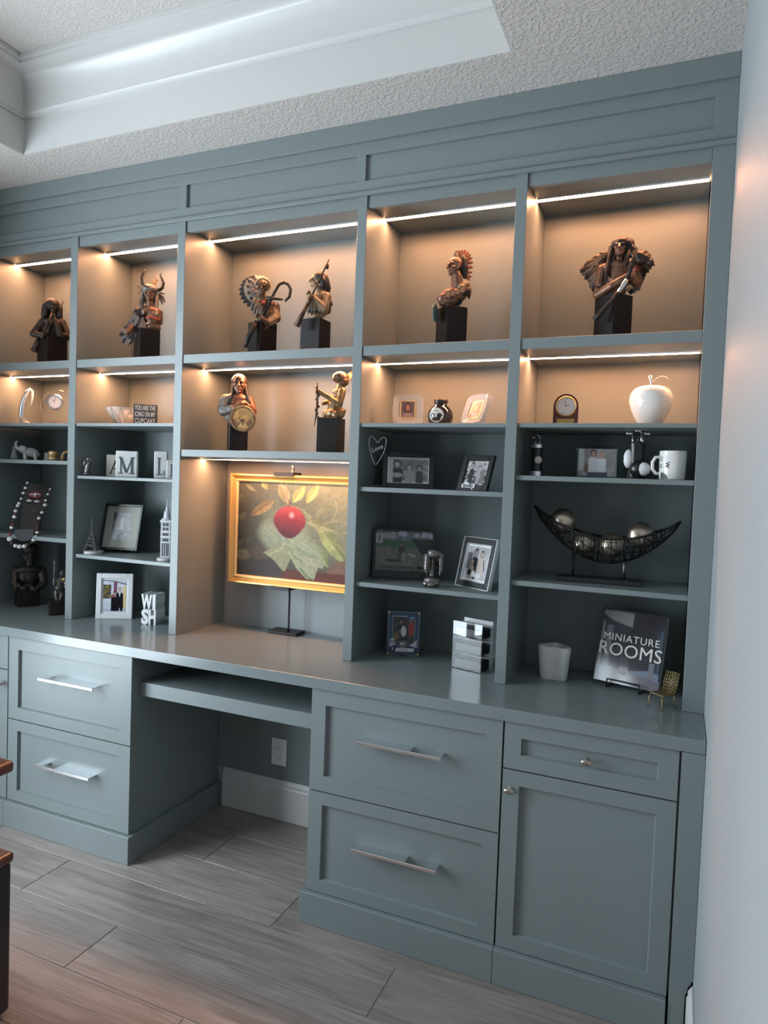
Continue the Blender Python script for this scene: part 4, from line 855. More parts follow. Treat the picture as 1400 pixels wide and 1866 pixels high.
im = Img(230, 180, (0.40, 0.43, 0.33)); n1 = noise2(230, 180, 4, 3, 21); n2 = noise2(230, 180, 14, 11, 22)
u, v = im.u, im.v
im.a = im.a * (0.55 + 0.55 * np.clip(u * 1.3, 0, 1) ** 0.8)[..., None] * (0.75 + 0.5 * n1)[..., None]
im.put(np.clip((u - 0.45) * 1.2, 0, 0.55), (0.60, 0.60, 0.42)); im.put(np.clip(0.35 - v, 0, 0.35) * 2.2, (0.24, 0.20, 0.16))
def leaf(p, q_, wd, col, rib=None, al=1.0):
    (x0, y0), (x1, y1) = p, q_; L = math.hypot(x1 - x0, y1 - y0); t_ = ((u - x0) * (x1 - x0) + (v - y0) * (y1 - y0)) / L / L; d = ((u - x0) * (y1 - y0) - (v - y0) * (x1 - x0)) / L
    prof = wd * np.sin(np.clip(t_, 0, 1) * math.pi) ** 0.8; m = ((np.abs(d) < prof) & (t_ > 0) & (t_ < 1)).astype(float)
    sh = 0.84 + 0.3 * n2 + 0.10 * np.sign(d); im.a = im.a * (1 - (m * al)[..., None]) + (np.array(col)[None, None] * sh[..., None]) * (m * al)[..., None]
    if rib: im.line([p, q_], 0.004, rib, 0.8 * al)
for k in range(16):
    r1, r2, r3 = random.random(), random.random(), random.random(); leaf((r1, 0.35 + r2 * 0.6), (r1 + (r3 - 0.5) * 0.3, 0.35 + r2 * 0.6 - 0.16 + r3 * 0.2), 0.02 + r2 * 0.03, (0.36, 0.40, 0.28) if r1 < 0.5 else (0.56, 0.56, 0.38), None, 0.55)
im.ell(0.46, 0.50, 0.23, 0.27, (0.52, 0.55, 0.40), 0.35, 0.2, 0.75)
leaf((0.46, 0.78), (0.38, 1.0), 0.05, (0.62, 0.58, 0.38)); leaf((0.50, 0.80), (0.60, 0.98), 0.045, (0.68, 0.68, 0.36), (0.75, 0.72, 0.45)); leaf((0.62, 0.80), (0.72, 1.0), 0.04, (0.66, 0.68, 0.38)); leaf((0.12, 0.64), (0.34, 0.82), 0.05, (0.58, 0.48, 0.28), (0.4, 0.34, 0.2)); leaf((0.06, 0.98), (0.16, 0.90), 0.02, (0.5, 0.5, 0.34)); leaf((0.22, 1.0), (0.27, 0.93), 0.03, (0.6, 0.6, 0.32))
leaf((0.72, 0.60), (0.98, 0.20), 0.07, (0.58, 0.62, 0.34), (0.72, 0.72, 0.45)); leaf((0.70, 0.40), (0.82, 0.16), 0.05, (0.62, 0.66, 0.36), (0.72, 0.72, 0.45)); leaf((0.62, 0.62), (0.90, 0.54), 0.045, (0.58, 0.58, 0.36))
for pp in ([(0.60, 0.72), (0.70, 0.56), (0.76, 0.46), (0.90, 0.40), (0.99, 0.26)], [(0.78, 0.60), (0.88, 0.64), (0.99, 0.62)], [(0.80, 0.56), (0.90, 0.50), (0.99, 0.54)], [(0.84, 0.62), (0.88, 0.74), (0.87, 0.84)], [(0.58, 0.46), (0.70, 0.42), (0.84, 0.44)], [(0.47, 0.77), (0.58, 0.74), (0.66, 0.66)]): im.line(pp, 0.005, (0.70, 0.66, 0.44), 0.8)
im.rect(0.42, 1.0, 0.0, 0.10, (0.42, 0.19, 0.13)); im.poly([(0.80, 0.10), (1.0, 0.10), (1.0, 0.26), (0.86, 0.20)], (0.52, 0.38, 0.28)); im.ell(0.30, 0.12, 0.14, 0.10, (0.25, 0.21, 0.19), 0.4); im.ell(0.05, 0.22, 0.09, 0.06, (0.42, 0.40, 0.28), 0.4); im.ell(0.22, 0.26, 0.11, 0.08, (0.36, 0.30, 0.24), 0.4)
im.ell(0.44, 0.42, 0.25, 0.18, (0.58, 0.63, 0.48), 0.35, -0.4, 0.9); im.ell(0.62, 0.32, 0.17, 0.11, (0.60, 0.65, 0.47), 0.3, -0.5, 0.9)
im.poly([(0.24, 0.26), (0.40, 0.36), (0.52, 0.28), (0.45, 0.08), (0.42, 0.09), (0.33, 0.20)], (0.60, 0.61, 0.42)); im.poly([(0.46, 0.30), (0.60, 0.26), (0.80, 0.22), (0.78, 0.14), (0.74, 0.15), (0.71, 0.03), (0.64, 0.02), (0.55, 0.12)], (0.66, 0.67, 0.50))
im.line([(0.48, 0.32), (0.54, 0.23), (0.60, 0.20)], 0.009, (0.50, 0.58, 0.34)); im.line([(0.59, 0.12), (0.64, 0.05), (0.70, 0.02)], 0.010, (0.46, 0.56, 0.34)); im.line([(0.30, 0.24), (0.40, 0.30), (0.44, 0.38)], 0.006, (0.74, 0.76, 0.54)); im.line([(0.36, 0.52), (0.50, 0.40), (0.66, 0.30)], 0.005, (0.70, 0.74, 0.56)); im.line([(0.52, 0.52), (0.56, 0.42), (0.70, 0.30)], 0.005, (0.70, 0.74, 0.56))
# apple
ax, ay = 0.475, 0.595
dx = (u - ax) / 0.145; dy = (v - ay) / 0.170; wdt = np.where(dy > 0, 1.0 - 0.0 * dy, 1.0 + 0.30 * dy * 1.0)
rr_ = np.sqrt((dx / np.clip(wdt, 0.3, 2)) ** 2 + dy ** 2); m_ = np.clip((1 - rr_) / 0.03, 0, 1) * np.clip(1 - np.clip(0.10 - np.hypot(dx * 1.0, (dy - 1.02) * 1.2), 0, 1) * 10, 0, 1)
shade = np.clip(0.55 + 0.55 * (dy * 0.6 + dx * 0.10 + 0.35), 0.25, 1.15); ac = np.stack([0.78 * shade, (0.15 + 0.10 * np.clip(dy, 0, 1)) * shade, 0.21 * shade + 0.05 * np.clip(-dy, 0, 1)], -1)
im.a = im.a * (1 - m_[..., None]) + ac * m_[..., None]; im.ell(ax + 0.02, ay + 0.075, 0.022, 0.028, (0.96, 0.66, 0.62), 0.9)
im.line([(ax, ay + 0.16), (ax - 0.005, ay + 0.21), (ax - 0.02, ay + 0.25)], 0.006, (0.42, 0.30, 0.20)); im.line([(ax - 0.02, ay + 0.24), (ax - 0.04, 1.0)], 0.008, (0.66, 0.52, 0.40))
im.a *= (0.92 + 0.16 * noise2(230, 180, 60, 50, 33, 1))[..., None]; g_ = im.a.mean(-1, keepdims=True); im.a = np.clip((im.a * 0.86 + g_ * 0.14) * np.array([0.80, 0.83, 0.90]), 0, 1)
o = part('canvas', print_mesh(im, W - 0.064, H - 0.064), 'canvas', t); o.location = (0, 0.0165, H / 2)
q = B(); q.box(-W / 2 + 0.006, W / 2 - 0.006, 0.0205, 0.028, 0.006, H - 0.006); part('backing', q, 'dark_wood', t)
t = thing('painting_stand', 'black metal stand with a square foot gripping the apple painting', 'stand', (0.4870, 0.2580, ZT))
q = B(); q.box(-0.064, 0.064, -0.040, 0.032, 0.0005, 0.011, 0.0015); part('foot_plate', q, 'iron', t)
q = B(); q.tube([(0.014, -0.012, 0.011), (0.014, -0.012, 0.022), (0.014, -0.012, 0.640)], [0.007, 0.0042, 0.0042], 10); part('pole', q, 'iron', t, True)
q = B(); q.box(-0.042, 0.042, -0.064, -0.004, 0.176, 0.1845, 0.001).box(-0.042, 0.042, -0.066, -0.0595, 0.176, 0.189, 0.001); part('lower_bracket', q, 'iron', t)
q = B(); q.box(-0.040, 0.046, -0.064, -0.004, 0.6155, 0.6235, 0.001).box(-0.040, 0.046, -0.066, -0.0595, 0.608, 0.6235, 0.001); o = part('upper_bracket', q, 'iron', t)
q = B(); q.lathe([(0.006, 0), (0.006, 0.008), (0.003, 0.010), (0.003, 0.018), (0.006, 0.020), (0.006, 0.027)], (0.022, -0.03, 0.6236), 14); part('clamp_screw', q, 'bronze_knob', o, 30)

# --- sports card in a clear case
f = Frame('trading_card', 'blue-bordered football trading card in a clear screw-down case', (1.0098, 0.165, ZT), 0.365, 0.08, 'card')
q = B(); q.box(-0.058, 0.058, -0.004, 0.010, 0.0, 0.156, 0.002); f.add('clear_case', q, 'clear')
q = B()
for x in (-0.052, 0.052):
    for z in (0.007, 0.149): q.lathe([(0.0035, 0), (0.0035, 0.0012)], (x, -0.0041, z), 10, Matrix.Rotation(math.pi / 2, 3, 'X'))
f.add('screws', q, 'brass')
im = Img(76, 104, (0.16, 0.25, 0.42)); im.a *= (0.8 + 0.4 * noise2(76, 104, 6, 8, 2))[..., None]
im.rect(0.10, 0.90, 0.20, 0.93, (0.80, 0.82, 0.86)); im.rect(0.12, 0.88, 0.20, 0.91, (0.20, 0.18, 0.19)); im.put(((im.u > 0.12) & (im.u < 0.88) & (im.v > 0.2) & (im.v < 0.91)) * noise2(76, 104, 10, 12, 9) * 0.5, (0.35, 0.33, 0.30)); im.rect(0.64, 0.93, 0.84, 0.94, (0.16, 0.25, 0.42)); im.rect(0.63, 0.90, 0.825, 0.84, (0.8, 0.82, 0.86)); im.rect(0.70, 0.88, 0.87, 0.91, (0.55, 0.62, 0.72))
im.ell(0.76, 0.62, 0.10, 0.19, (0.66, 0.20, 0.20)); im.ell(0.76, 0.78, 0.04, 0.05, (0.5, 0.32, 0.28)); im.ell(0.46, 0.50, 0.19, 0.26, (0.08, 0.09, 0.15)); im.ell(0.50, 0.55, 0.10, 0.14, (0.80, 0.80, 0.82)); im.ell(0.42, 0.82, 0.10, 0.09, (0.10, 0.11, 0.12)); im.ell(0.41, 0.79, 0.055, 0.06, (0.55, 0.40, 0.32)); im.line([(0.36, 0.56), (0.26, 0.44), (0.36, 0.40)], 0.035, (0.52, 0.38, 0.30)); im.ell(0.24, 0.42, 0.08, 0.12, (0.45, 0.36, 0.25))
im.poly([(0, 0.12), (0.5, 0.22), (1, 0.12), (1, 0.0), (0, 0.0)], (0.12, 0.16, 0.26)); im.poly([(0.03, 0.16), (0.26, 0.22), (0.16, 0.38), (0.03, 0.34)], (0.74, 0.76, 0.78)); im.poly([(0.70, 0.20), (0.97, 0.14), (0.97, 0.36), (0.90, 0.30)], (0.74, 0.76, 0.78)); im.rect(0.12, 0.88, 0.035, 0.135, (0.80, 0.81, 0.82)); im.poly([(0.12, 0.035), (0.22, 0.035), (0.27, 0.135), (0.17, 0.135)], (0.12, 0.16, 0.22))
im.ell(0.49, 0.235, 0.20, 0.10, (0.06, 0.10, 0.12), 0.06); im.ell(0.49, 0.235, 0.185, 0.088, (0.85, 0.86, 0.86), 0.06); im.ell(0.49, 0.235, 0.17, 0.078, (0.05, 0.11, 0.11), 0.06); im.ell(0.49, 0.185, 0.04, 0.018, (0.7, 0.72, 0.72), 0.2); im.rect(0.34, 0.47, 0.07, 0.10, (0.55, 0.58, 0.6)); im.rect(0.50, 0.66, 0.07, 0.10, (0.55, 0.58, 0.6))
cd = f.photo(im, 0.100, 0.138, 0.078, -0.0046, 'card')
f.add('emblem_lettering', text_mesh('JETS', 0.0125, 0.0003, bold=0.0004, space=0.9), 'white_paint', at=(-0.001, -0.0004, -0.0365), parent=cd); f.add('side_lettering', text_mesh('RATED\nROOKIE', 0.0062, 0.0003, bold=0.0002), 'letter_black', at=(-0.038, -0.0004, -0.031), parent=cd)
f.leg(0.14)

# ================================================================== SECOND LIT ROW
# tall silver-and-glass trophy
t = thing('trophy', 'slender silver and glass trophy with a curled top, beside the disc clock', 'trophy', (-0.7823, 0.12, Z3T), 0.882)
q = B(); q.tube([(-0.006, 0, 0.012), (-0.016, 0, 0.04), (-0.013, 0, 0.085), (-0.004, 0, 0.125), (0.006, 0, 0.150), (0.014, 0, 0.158)], [0.014, 0.0155, 0.0145, 0.012, 0.008, 0.004], 14); part('silver_blade', q, 'silver', t, True)
q = B(); q.tube([(0.004, 0, 0.150), (0.014, 0, 0.160), (0.024, 0, 0.150), (0.024, 0, 0.125), (0.018, 0, 0.09)], [0.004, 0.006, 0.006, 0.005, 0.0035], 12); part('curled_tip', q, 'white_ceramic', t, True)
q = B(); q.lathe([(0.024, 0), (0.024, 0.010), (0.016, 0.014), (0.010, 0.020)], (0.0, 0, 0.0005), 24); part('glass_foot', q, 'crystal', t, 40)
# clock in a clear disc
t = thing('disc_clock', 'small silver clock set in a large clear glass disc on a dark foot', 'clock', (-0.6000, 0.13, Z3T), 0.70)
q = B(); q.lathe([(0.068, -0.006), (0.070, -0.004), (0.070, 0.004), (0.068, 0.006)], (0.0, 0, 0.082), 48, Matrix.Rotation(math.pi / 2, 3, 'X')); part('glass_disc', q, 'clear', t, 40)
q = B(); q.lathe([(0.034, -0.006), (0.034, 0.012), (0.030, 0.016), (0.027, 0.016), (0.026, 0.013), (0.001, 0.013)], (-0.012, -0.006, 0.098), 32, Matrix.Rotation(math.pi / 2, 3, 'X')); c_ = part('clock_case', q, 'silver', t, 40)
q = B(); q.lathe([(0.0255, 0.0131), (0.0255, 0.0136)], (-0.012, -0.006, 0.098), 28, Matrix.Rotation(math.pi / 2, 3, 'X')); part('dial', q, 'clock_face', c_)
q = B(); q.obox((-0.016, -0.0198, 0.102), (0.012, 0.0006, 0.0018), Matrix.Rotation(0.6, 3, 'Y')).obox((-0.012, -0.0198, 0.107), (0.0016, 0.0006, 0.018), Matrix.Rotation(0.2, 3, 'Y')); part('hands', q, 'letter_black', c_)
q = B()
for k in range(12): q.ell((-0.012 + 0.022 * math.sin(k * math.pi / 6), -0.0197, 0.098 + 0.022 * math.cos(k * math.pi / 6)), (0.0012, 0.0004, 0.0012), None, 6, 4)
part('hour_marks', q, 'letter_black', c_)
q = B(); q.lathe([(0.040, 0), (0.040, 0.006), (0.032, 0.014), (0.014, 0.018)], (0.0, 0, 0.0005), 30); part('foot', q, 'slate', t, 40)
# cut-glass bowl
t = thing('glass_bowl', 'cut glass bowl on the lit shelf, beside the lettered sign', 'bowl', (-0.2371, 0.14, Z3T), 0.765)
q = B(); q.lathe([(0.026, 0.001), (0.030, 0.003), (0.046, 0.022), (0.068, 0.050), (0.078, 0.070), (0.074, 0.071), (0.062, 0.050), (0.040, 0.024), (0.020, 0.010), (0.001, 0.010)], (0, 0, 0), 44); part('bowl', q, 'crystal', t, 25)
q = B()
for k in range(12):
    A = k * math.pi / 6; c0, s0 = math.cos(A), math.sin(A)
    for kk in range(2):
        A2 = A + (0.26 if kk else -0.26); q.tube([(0.036 * c0, 0.036 * s0, 0.010), (0.062 * math.cos((A + A2) / 2), 0.062 * math.sin((A + A2) / 2), 0.040), (0.078 * math.cos(A2), 0.078 * math.sin(A2), 0.067)], 0.0016, 5)
part('cut_ribs', q, 'crystal', t, True)
# lettered sign
t = thing('block_sign', 'small dark wooden block sign with pale capital letters', 'sign', (-0.0980, 0.10, Z3T), 0.60)
q = B(); q.box(-0.044, 0.044, 0, 0.030, 0.0005, 0.083, 0.0012); part('block', q, 'sign_dark', t)
for tx, z in (('YOU ARE THE', 0.068), ('ICING ON MY', 0.043), ('CUPCAKE', 0.017)):
    me = text_mesh(tx, 0.0195, 0.0008, bold=0.0003); xs = [v_.co.x for v_ in me.vertices]; zs = [v_.co.z for v_ in me.vertices]; me.transform(Matrix.Diagonal((0.078 / (max(xs) - min(xs)), 1, 0.019 / (max(zs) - min(zs)), 1)))
    o = part('lettering', me, 'sign_text', t); zs = [v_.co.z for v_ in me.vertices]; o.location = (0, -0.0004, z - (max(zs) + min(zs)) / 2)
# crystal frames
def crystal_frame(label, loc, rz, lean, col, seed):
    f = Frame('crystal_photo_frame', label, loc, rz, lean, 'picture frame'); q = B(); n = 40; pts = []
    w, h = 0.104, 0.106
    def outline(w, h, cut, wob):
        P = []
        for k in range(n):
            A = 2 * math.pi * k / n; x, z = math.cos(A), math.sin(A); e = 5.0; r = (abs(x) ** e + abs(z) ** e) ** (-1 / e); r *= 1 + wob * math.sin(A * 8 + 1)
            P.append((x * r * w / 2, z * r * h / 2 + 0.056))
        return P
    for (O, I, y0, y1, nm) in ((outline(w, h, 0.02, 0.022), outline(0.062, 0.066, 0, 0.0), -0.004, 0.012, 'crystal_rim'),):
        A = [q.bm.verts.new((x, y1, z)) for x, z in O]; Bq = [q.bm.verts.new((x * 0.96, y0, (z - 0.056) * 0.96 + 0.056)) for x, z in O]; D = [q.bm.verts.new((x, y0 + 0.006, z)) for x, z in I]; E_ = [q.bm.verts.new((x, y1, z)) for x, z in I]
        for a, b_ in ((A, Bq), (Bq, D), (D, E_), (E_, A)):
            for j in range(n): q.bm.faces.new((a[j], a[(j + 1) % n], b_[(j + 1) % n], b_[j]))
        f.add(nm, q, 'crystal', 20)
    f.border(0.052, 0.062, 0.004, 0.003, 'gold_pale', 'inner_rim', 0.025, 0.0006, 0.003)
    im = Img(40, 50, col); im.a *= (0.8 + 0.4 * noise2(40, 50, 4, 5, seed))[..., None]; im.ell(0.5, 0.56, 0.28, 0.32, (0.30, 0.20, 0.18)); im.poly([(0.1, 0), (0.2, 0.3), (0.8, 0.3), (0.9, 0)], (0.62, 0.50, 0.50)); im.ell(0.5, 0.60, 0.17, 0.2, (0.72, 0.50, 0.42)); im.line([(0.42, 0.52), (0.58, 0.52)], 0.02, (0.5, 0.25, 0.25)); im.ell(0.43, 0.64, 0.025, 0.02, (0.2, 0.14, 0.12)); im.ell(0.57, 0.64, 0.025, 0.02, (0.2, 0.14, 0.12))
    f.photo(im, 0.046, 0.056, 0.056, 0.0035); f.panel(0.052, 0.062, 0.056, 0.006, 0.003, 'label_white', 'backing'); f.leg(0.09, 'label_white', 0.02)
crystal_frame('wavy crystal frame with a portrait, standing upright beside the dark jar', (1.0151, 0.11, Z3T + 0.0005), 0.33, 0.12, (0.42, 0.36, 0.36), 3)
crystal_frame('wavy crystal frame with a portrait, turned and leaning back beside the dark jar', (1.2400, 0.085, Z3T + 0.0005), -0.55, 0.36, (0.46, 0.32, 0.32), 5)
# round jar
t = thing('round_jar', 'round dark glazed jar with a pale oval label and stopper', 'jar', (1.1277, 0.12, Z3T), 0.325)
q = B(); q.lathe([(0.024, 0.0005), (0.030, 0.002), (0.040, 0.015), (0.043, 0.032), (0.040, 0.048), (0.030, 0.062), (0.021, 0.068), (0.020, 0.073), (0.024, 0.076), (0.024, 0.079)], (0, 0, 0), 36); part('body', q, 'jar_glaze', t, 50)
q = B(); q.lathe([(0.023, 0.0792), (0.0235, 0.084), (0.020, 0.089), (0.006, 0.0915)], (0, 0, 0), 28); part('stopper', q, 'bronze_dark', t, 40)
q = B(); n = 20; cen = q.bm.verts.new((0, -0.0436, 0.033)); ring = []
for k in range(n):
    A = 2 * math.pi * k / n; x, z = 0.026 * math.cos(A), 0.024 * math.sin(A); zz = 0.033 + z; r_ = 0.0433 * math.sqrt(max(0.05, 1 - ((zz - 0.033) / 0.046) ** 2)); ring.append(q.bm.verts.new((r_ * math.sin(x / 0.043) , -r_ * math.cos(x / 0.043) - 0.0006, zz)))
for k in range(n): q.bm.faces.new((cen, ring[k], ring[(k + 1) % n]))
o = part('label', q, 'label_white', t, True); o.rotation_euler = (0, 0, -0.35)
q = B(); rj = random.Random(5)
for z, x0, x1 in ((0.045, -0.010, 0.006), (0.036, -0.014, 0.006), (0.024, -0.015, 0.012)):      # three lines of faint script, not legible
    pts = []; x = x0
    while x < x1:
        zz = z + rj.uniform(-0.0018, 0.0022); rr = 0.0434 * math.sqrt(max(0.05, 1 - ((zz - 0.033) / 0.046) ** 2)) + 0.0008; pts.append((rr * math.sin(x / 0.043), -rr * math.cos(x / 0.043), zz)); x += 0.0016
    q.tube(pts, 0.0005, 5)
part('script_lines', q, 'letter_grey', o)
# arched desk clock
t = thing('desk_clock', 'small arched rosewood desk clock with a gold-rimmed dial and plate', 'clock', (1.5340, 0.11, Z3T), 0.12)
def arch(w, h, n=18): return [(-w / 2, 0.0005), (w / 2, 0.0005)] + [(w / 2 * math.cos(math.pi * k / n), h - w / 2 + w / 2 * math.sin(math.pi * k / n)) for k in range(n + 1)]
q = B(); q.prism(arch(0.074, 0.098), 0, 0.026); part('case', q, 'rosewood', t)
RXm = Matrix.Rotation(math.pi / 2, 3, 'X')
q = B(); q.lathe([(0.0295, -0.001), (0.0315, 0.002), (0.0295, 0.005), (0.0270, 0.004), (0.0265, 0.001)], (0, 0, 0.060), 36, RXm, cap=False); part('bezel', q, 'brass', t, 50)
q = B(); q.lathe([(0.0268, 0.0005), (0.0268, 0.0014)], (0, 0, 0.060), 32, RXm); d_ = part('dial', q, 'clock_face', t)
q = B(); q.obox((0.004, -0.0019, 0.063), (0.014, 0.0005, 0.0012), Matrix.Rotation(-0.5, 3, 'Y')).obox((-0.002, -0.0019, 0.068), (0.0012, 0.0005, 0.018), Matrix.Rotation(-0.25, 3, 'Y'))
for k in range(12): q.obox((0.0225 * math.sin(k * math.pi / 6), -0.0018, 0.060 + 0.0225 * math.cos(k * math.pi / 6)), (0.0009, 0.0004, 0.004), Matrix.Rotation(k * math.pi / 6, 3, 'Y'))
part('hands_and_marks', q, 'letter_black', d_)
q = B(); q.box(-0.026, 0.026, -0.001, 0.001, 0.009, 0.023, 0.0005); part('plate', q, 'brass', t)
q = B(); q.box(-0.042, 0.042, -0.004, 0.030, 0.0002, 0.005, 0.001); part('base', q, 'rosewood', t)
# white apple
t = thing('ceramic_apple', 'large white ceramic apple with a silver stem and leaf', 'ornament', (1.7750, 0.13, Z3T), 0.04)
prof = [(0.001, 0.006), (0.018, 0.0005), (0.028, 0.0015), (0.040, 0.018), (0.052, 0.042), (0.0600, 0.068), (0.0605, 0.084), (0.056, 0.100), (0.046, 0.112), (0.030, 0.119), (0.016, 0.1185), (0.008, 0.113), (0.002, 0.108)]
P2 = []
for i in range(len(prof) - 1):
    p0, p1, p2, p3 = prof[max(i - 1, 0)], prof[i], prof[i + 1], prof[min(i + 2, len(prof) - 1)]
    for k in range(3):
        s_ = k / 3; P2.append(tuple(0.5 * ((2 * p1[j]) + (-p0[j] + p2[j]) * s_ + (2 * p0[j] - 5 * p1[j] + 4 * p2[j] - p3[j]) * s_ ** 2 + (-p0[j] + 3 * p1[j] - 3 * p2[j] + p3[j]) * s_ ** 3) for j in range(2)))
P2.append(prof[-1]); q = B(); q.lathe([(max(a_, 0.0008), max(b_, 0.0003)) for a_, b_ in P2], (0, 0, 0), 48); part('apple_body', q, 'white_ceramic', t, True)
q = B(); q.tube([(0.001, 0, 0.106), (0.0, 0, 0.124), (-0.004, 0, 0.140), (-0.006, 0, 0.150)], [0.0055, 0.0042, 0.0045, 0.0060], 12); st = part('stem', q, 'silver', t, True)
q = B(); L_ = []
for k in range(11):
    s_ = k / 10; cx_, cz_ = 0.002 + 0.052 * s_, 0.132 + 0.020 * math.sin(s_ * 2.5) - 0.016 * s_ * s_; wd = 0.0105 * math.sin(math.pi * min(1, 0.08 + s_ * 0.92)) + 0.0006
    L_.append([q.bm.verts.new((cx_, -wd, cz_)), q.bm.verts.new((cx_, 0, cz_ + 0.0022)), q.bm.verts.new((cx_, wd, cz_)), q.bm.verts.new((cx_, 0, cz_ - 0.0012))])
for A, Q in zip(L_, L_[1:]):
    for j in range(4): q.bm.faces.new((A[j], A[(j + 1) % 4], Q[(j + 1) % 4], Q[j]))
q.bm.faces.new(L_[0]); q.bm.faces.new(L_[-1]); part('leaf', q, 'silver', t, True)

# ================================================================== THIRD ROW
# crystal animals and amber glass (left column)
def figurine(name, label, loc, rz, parts_, mats, cat='figurine', vox=0.0012):
    t = thing(name, label, cat, loc, rz)
    for nm, b_, mt in parts_: part(nm, fuse(b_, vox, 2) if vox else b_, mt, t, True)
    return t
b1 = B(); b1.ell((0, 0, 0.012), (0.016, 0.014, 0.012)).cap((0, 0, 0.016), (0.002, 0, 0.044), 0.013, 0.009).ell((0.002, 0, 0.053), (0.009, 0.009, 0.010)).cap((0.004, 0, 0.062), (0.007, 0, 0.072), 0.003, 0.002)
figurine('crystal_figurine', 'small upright crystal figurine beside the crystal elephant', (-0.840, 0.11, SH4[0][1] + 0.0003), 0.9, [('body', b1, 'crystal')], None)
b1 = B(); b1.ell((0.01, 0, 0.034), (0.030, 0.018, 0.020)).ell((-0.022, 0, 0.046), (0.017, 0.015, 0.017)).limb([(-0.034, 0, 0.044), (-0.046, 0, 0.054), (-0.048, 0, 0.070), (-0.042, 0, 0.078)], [0.007, 0.006, 0.005, 0.004])
for x in (-0.010, 0.030):
    for y in (-0.010, 0.010): b1.cap((x, y, 0.03), (x, y, 0.006), 0.008, 0.007)
b1.ell((-0.014, -0.015, 0.046), (0.010, 0.004, 0.014)).ell((-0.014, 0.015, 0.046), (0.010, 0.004, 0.014)).cap((0.038, 0, 0.036), (0.046, 0, 0.018), 0.003, 0.002)
figurine('crystal_elephant', 'crystal elephant figurine with a raised trunk', (-0.742, 0.10, SH4[0][1] + 0.0009), 0.75, [('body', b1, 'crystal')], None)
t = thing('amber_cup', 'small amber and clear banded glass cup', 'cup', (-0.590, 0.10, SH4[0][1]), 0.8)
q = B(); q.lathe([(0.018, 0.0004), (0.020, 0.003), (0.020, 0.040), (0.0185, 0.042), (0.017, 0.040), (0.017, 0.006), (0.001, 0.006)], (0, 0, 0), 24); part('cup', q, 'amber', t, 40)
q = B(); q.lathe([(0.0206, 0.008), (0.0212, 0.010), (0.0206, 0.012)], (0, 0, 0), 24, cap=False).lathe([(0.0206, 0.030), (0.0212, 0.032), (0.0206, 0.034)], (0, 0, 0), 24, cap=False); part('bands', q, 'gold_pale', t, True)
t = thing('amber_arch', 'small amber glass arch beside the banded cup', 'ornament', (-0.505, 0.095, SH4[0][1]), 0.75)
q = B(); q.tube([(-0.018, 0, 0.002), (-0.018, 0, 0.020), (-0.012, 0, 0.034), (0, 0, 0.040), (0.012, 0, 0.034), (0.018, 0, 0.020), (0.018, 0, 0.002)], [0.008, 0.0075, 0.007, 0.007, 0.007, 0.0075, 0.008], 12); part('arch', q, 'amber', t, True)
t = thing('clear_stack', 'low clear glass ornament behind the banded amber cup', 'ornament', (-0.655, 0.13, SH4[0][1]), 0.8)
q = B()
for k in range(4): q.lathe([(0.016 - 0.001 * k, 0), (0.019 - 0.001 * k, 0.004), (0.016 - 0.001 * k, 0.0085)], (0, 0, 0.0004 + k * 0.0088), 18)
part('rings', q, 'crystal', t, True)
# letter blocks
# serif capitals built from strokes (x0, z0, x1, z1, width) on a unit box, plus serif bars (x, z, width)
GLYPH = {'A': ([(-0.36, -0.5, 0.02, 0.5, 0.09), (0.0, 0.5, 0.36, -0.5, 0.17), (-0.2, -0.14, 0.2, -0.14, 0.08)], [(-0.36, -0.5, 0.30), (0.36, -0.5, 0.34)]),
         'M': ([(-0.36, -0.5, -0.36, 0.5, 0.09), (-0.38, 0.48, 0.0, -0.46, 0.17), (0.0, -0.46, 0.36, 0.48, 0.09), (0.36, -0.5, 0.36, 0.5, 0.16)], [(-0.36, -0.5, 0.30), (0.36, -0.5, 0.34), (-0.42, 0.5, 0.20), (0.42, 0.5, 0.22)]),
         'L': ([(-0.22, -0.5, -0.22, 0.5, 0.20), (-0.3, -0.48, 0.46, -0.48, 0.09), (0.44, -0.46, 0.46, -0.26, 0.08)], [(-0.22, 0.5, 0.50), (-0.22, -0.5, 0.50)]),
         'I': ([(0, -0.5, 0, 0.5, 0.42)], [(0, 0.5, 1.0), (0, -0.5, 1.0)])}
def letter_block(ch, label, loc, rz, w, h, d, matn, lmat, tw):
    t = thing('letter_block', label, 'letter block', loc, rz); q = B(); q.box(-w / 2, w / 2, 0, d, 0.0005, h, 0.002); part('block', q, matn, t)
    lh = h * 0.60; zc = h * 0.45; q = B(); st_, sf = GLYPH[ch]
    for x0, z0, x1, z1, wd in st_:
        p0, p1 = V3((x0 * tw, 0, z0 * lh + zc)), V3((x1 * tw, 0, z1 * lh + zc)); dv = p1 - p0; n_ = V3((-dv.z, 0, dv.x)).normalized() * (wd * tw / 2 if abs(dv.z) > abs(dv.x) * 0.5 else wd * tw * 0.4); 
        if abs(dv.z) > abs(dv.x) * 0.5: n_ = V3((wd * tw / 2, 0, 0))
        q.prism([((p0 - n_).x, (p0 - n_).z), ((p0 + n_).x, (p0 + n_).z), ((p1 + n_).x, (p1 + n_).z), ((p1 - n_).x, (p1 - n_).z)], -0.0012, 0.0004)
    for x, z, wd in sf: q.box(x * tw - wd * tw / 2, x * tw + wd * tw / 2, -0.0013, 0.0004, z * lh + zc - 0.0018, z * lh + zc + 0.0018)
    part('letter', q, lmat, t); return t
z4 = SH4[1][1]
letter_block('A', 'cream letter block with a black A, set behind the M block', (-0.2760, 0.130, z4), 0.62, 0.070, 0.090, 0.03, 'label_white', 'letter_black', 0.050)
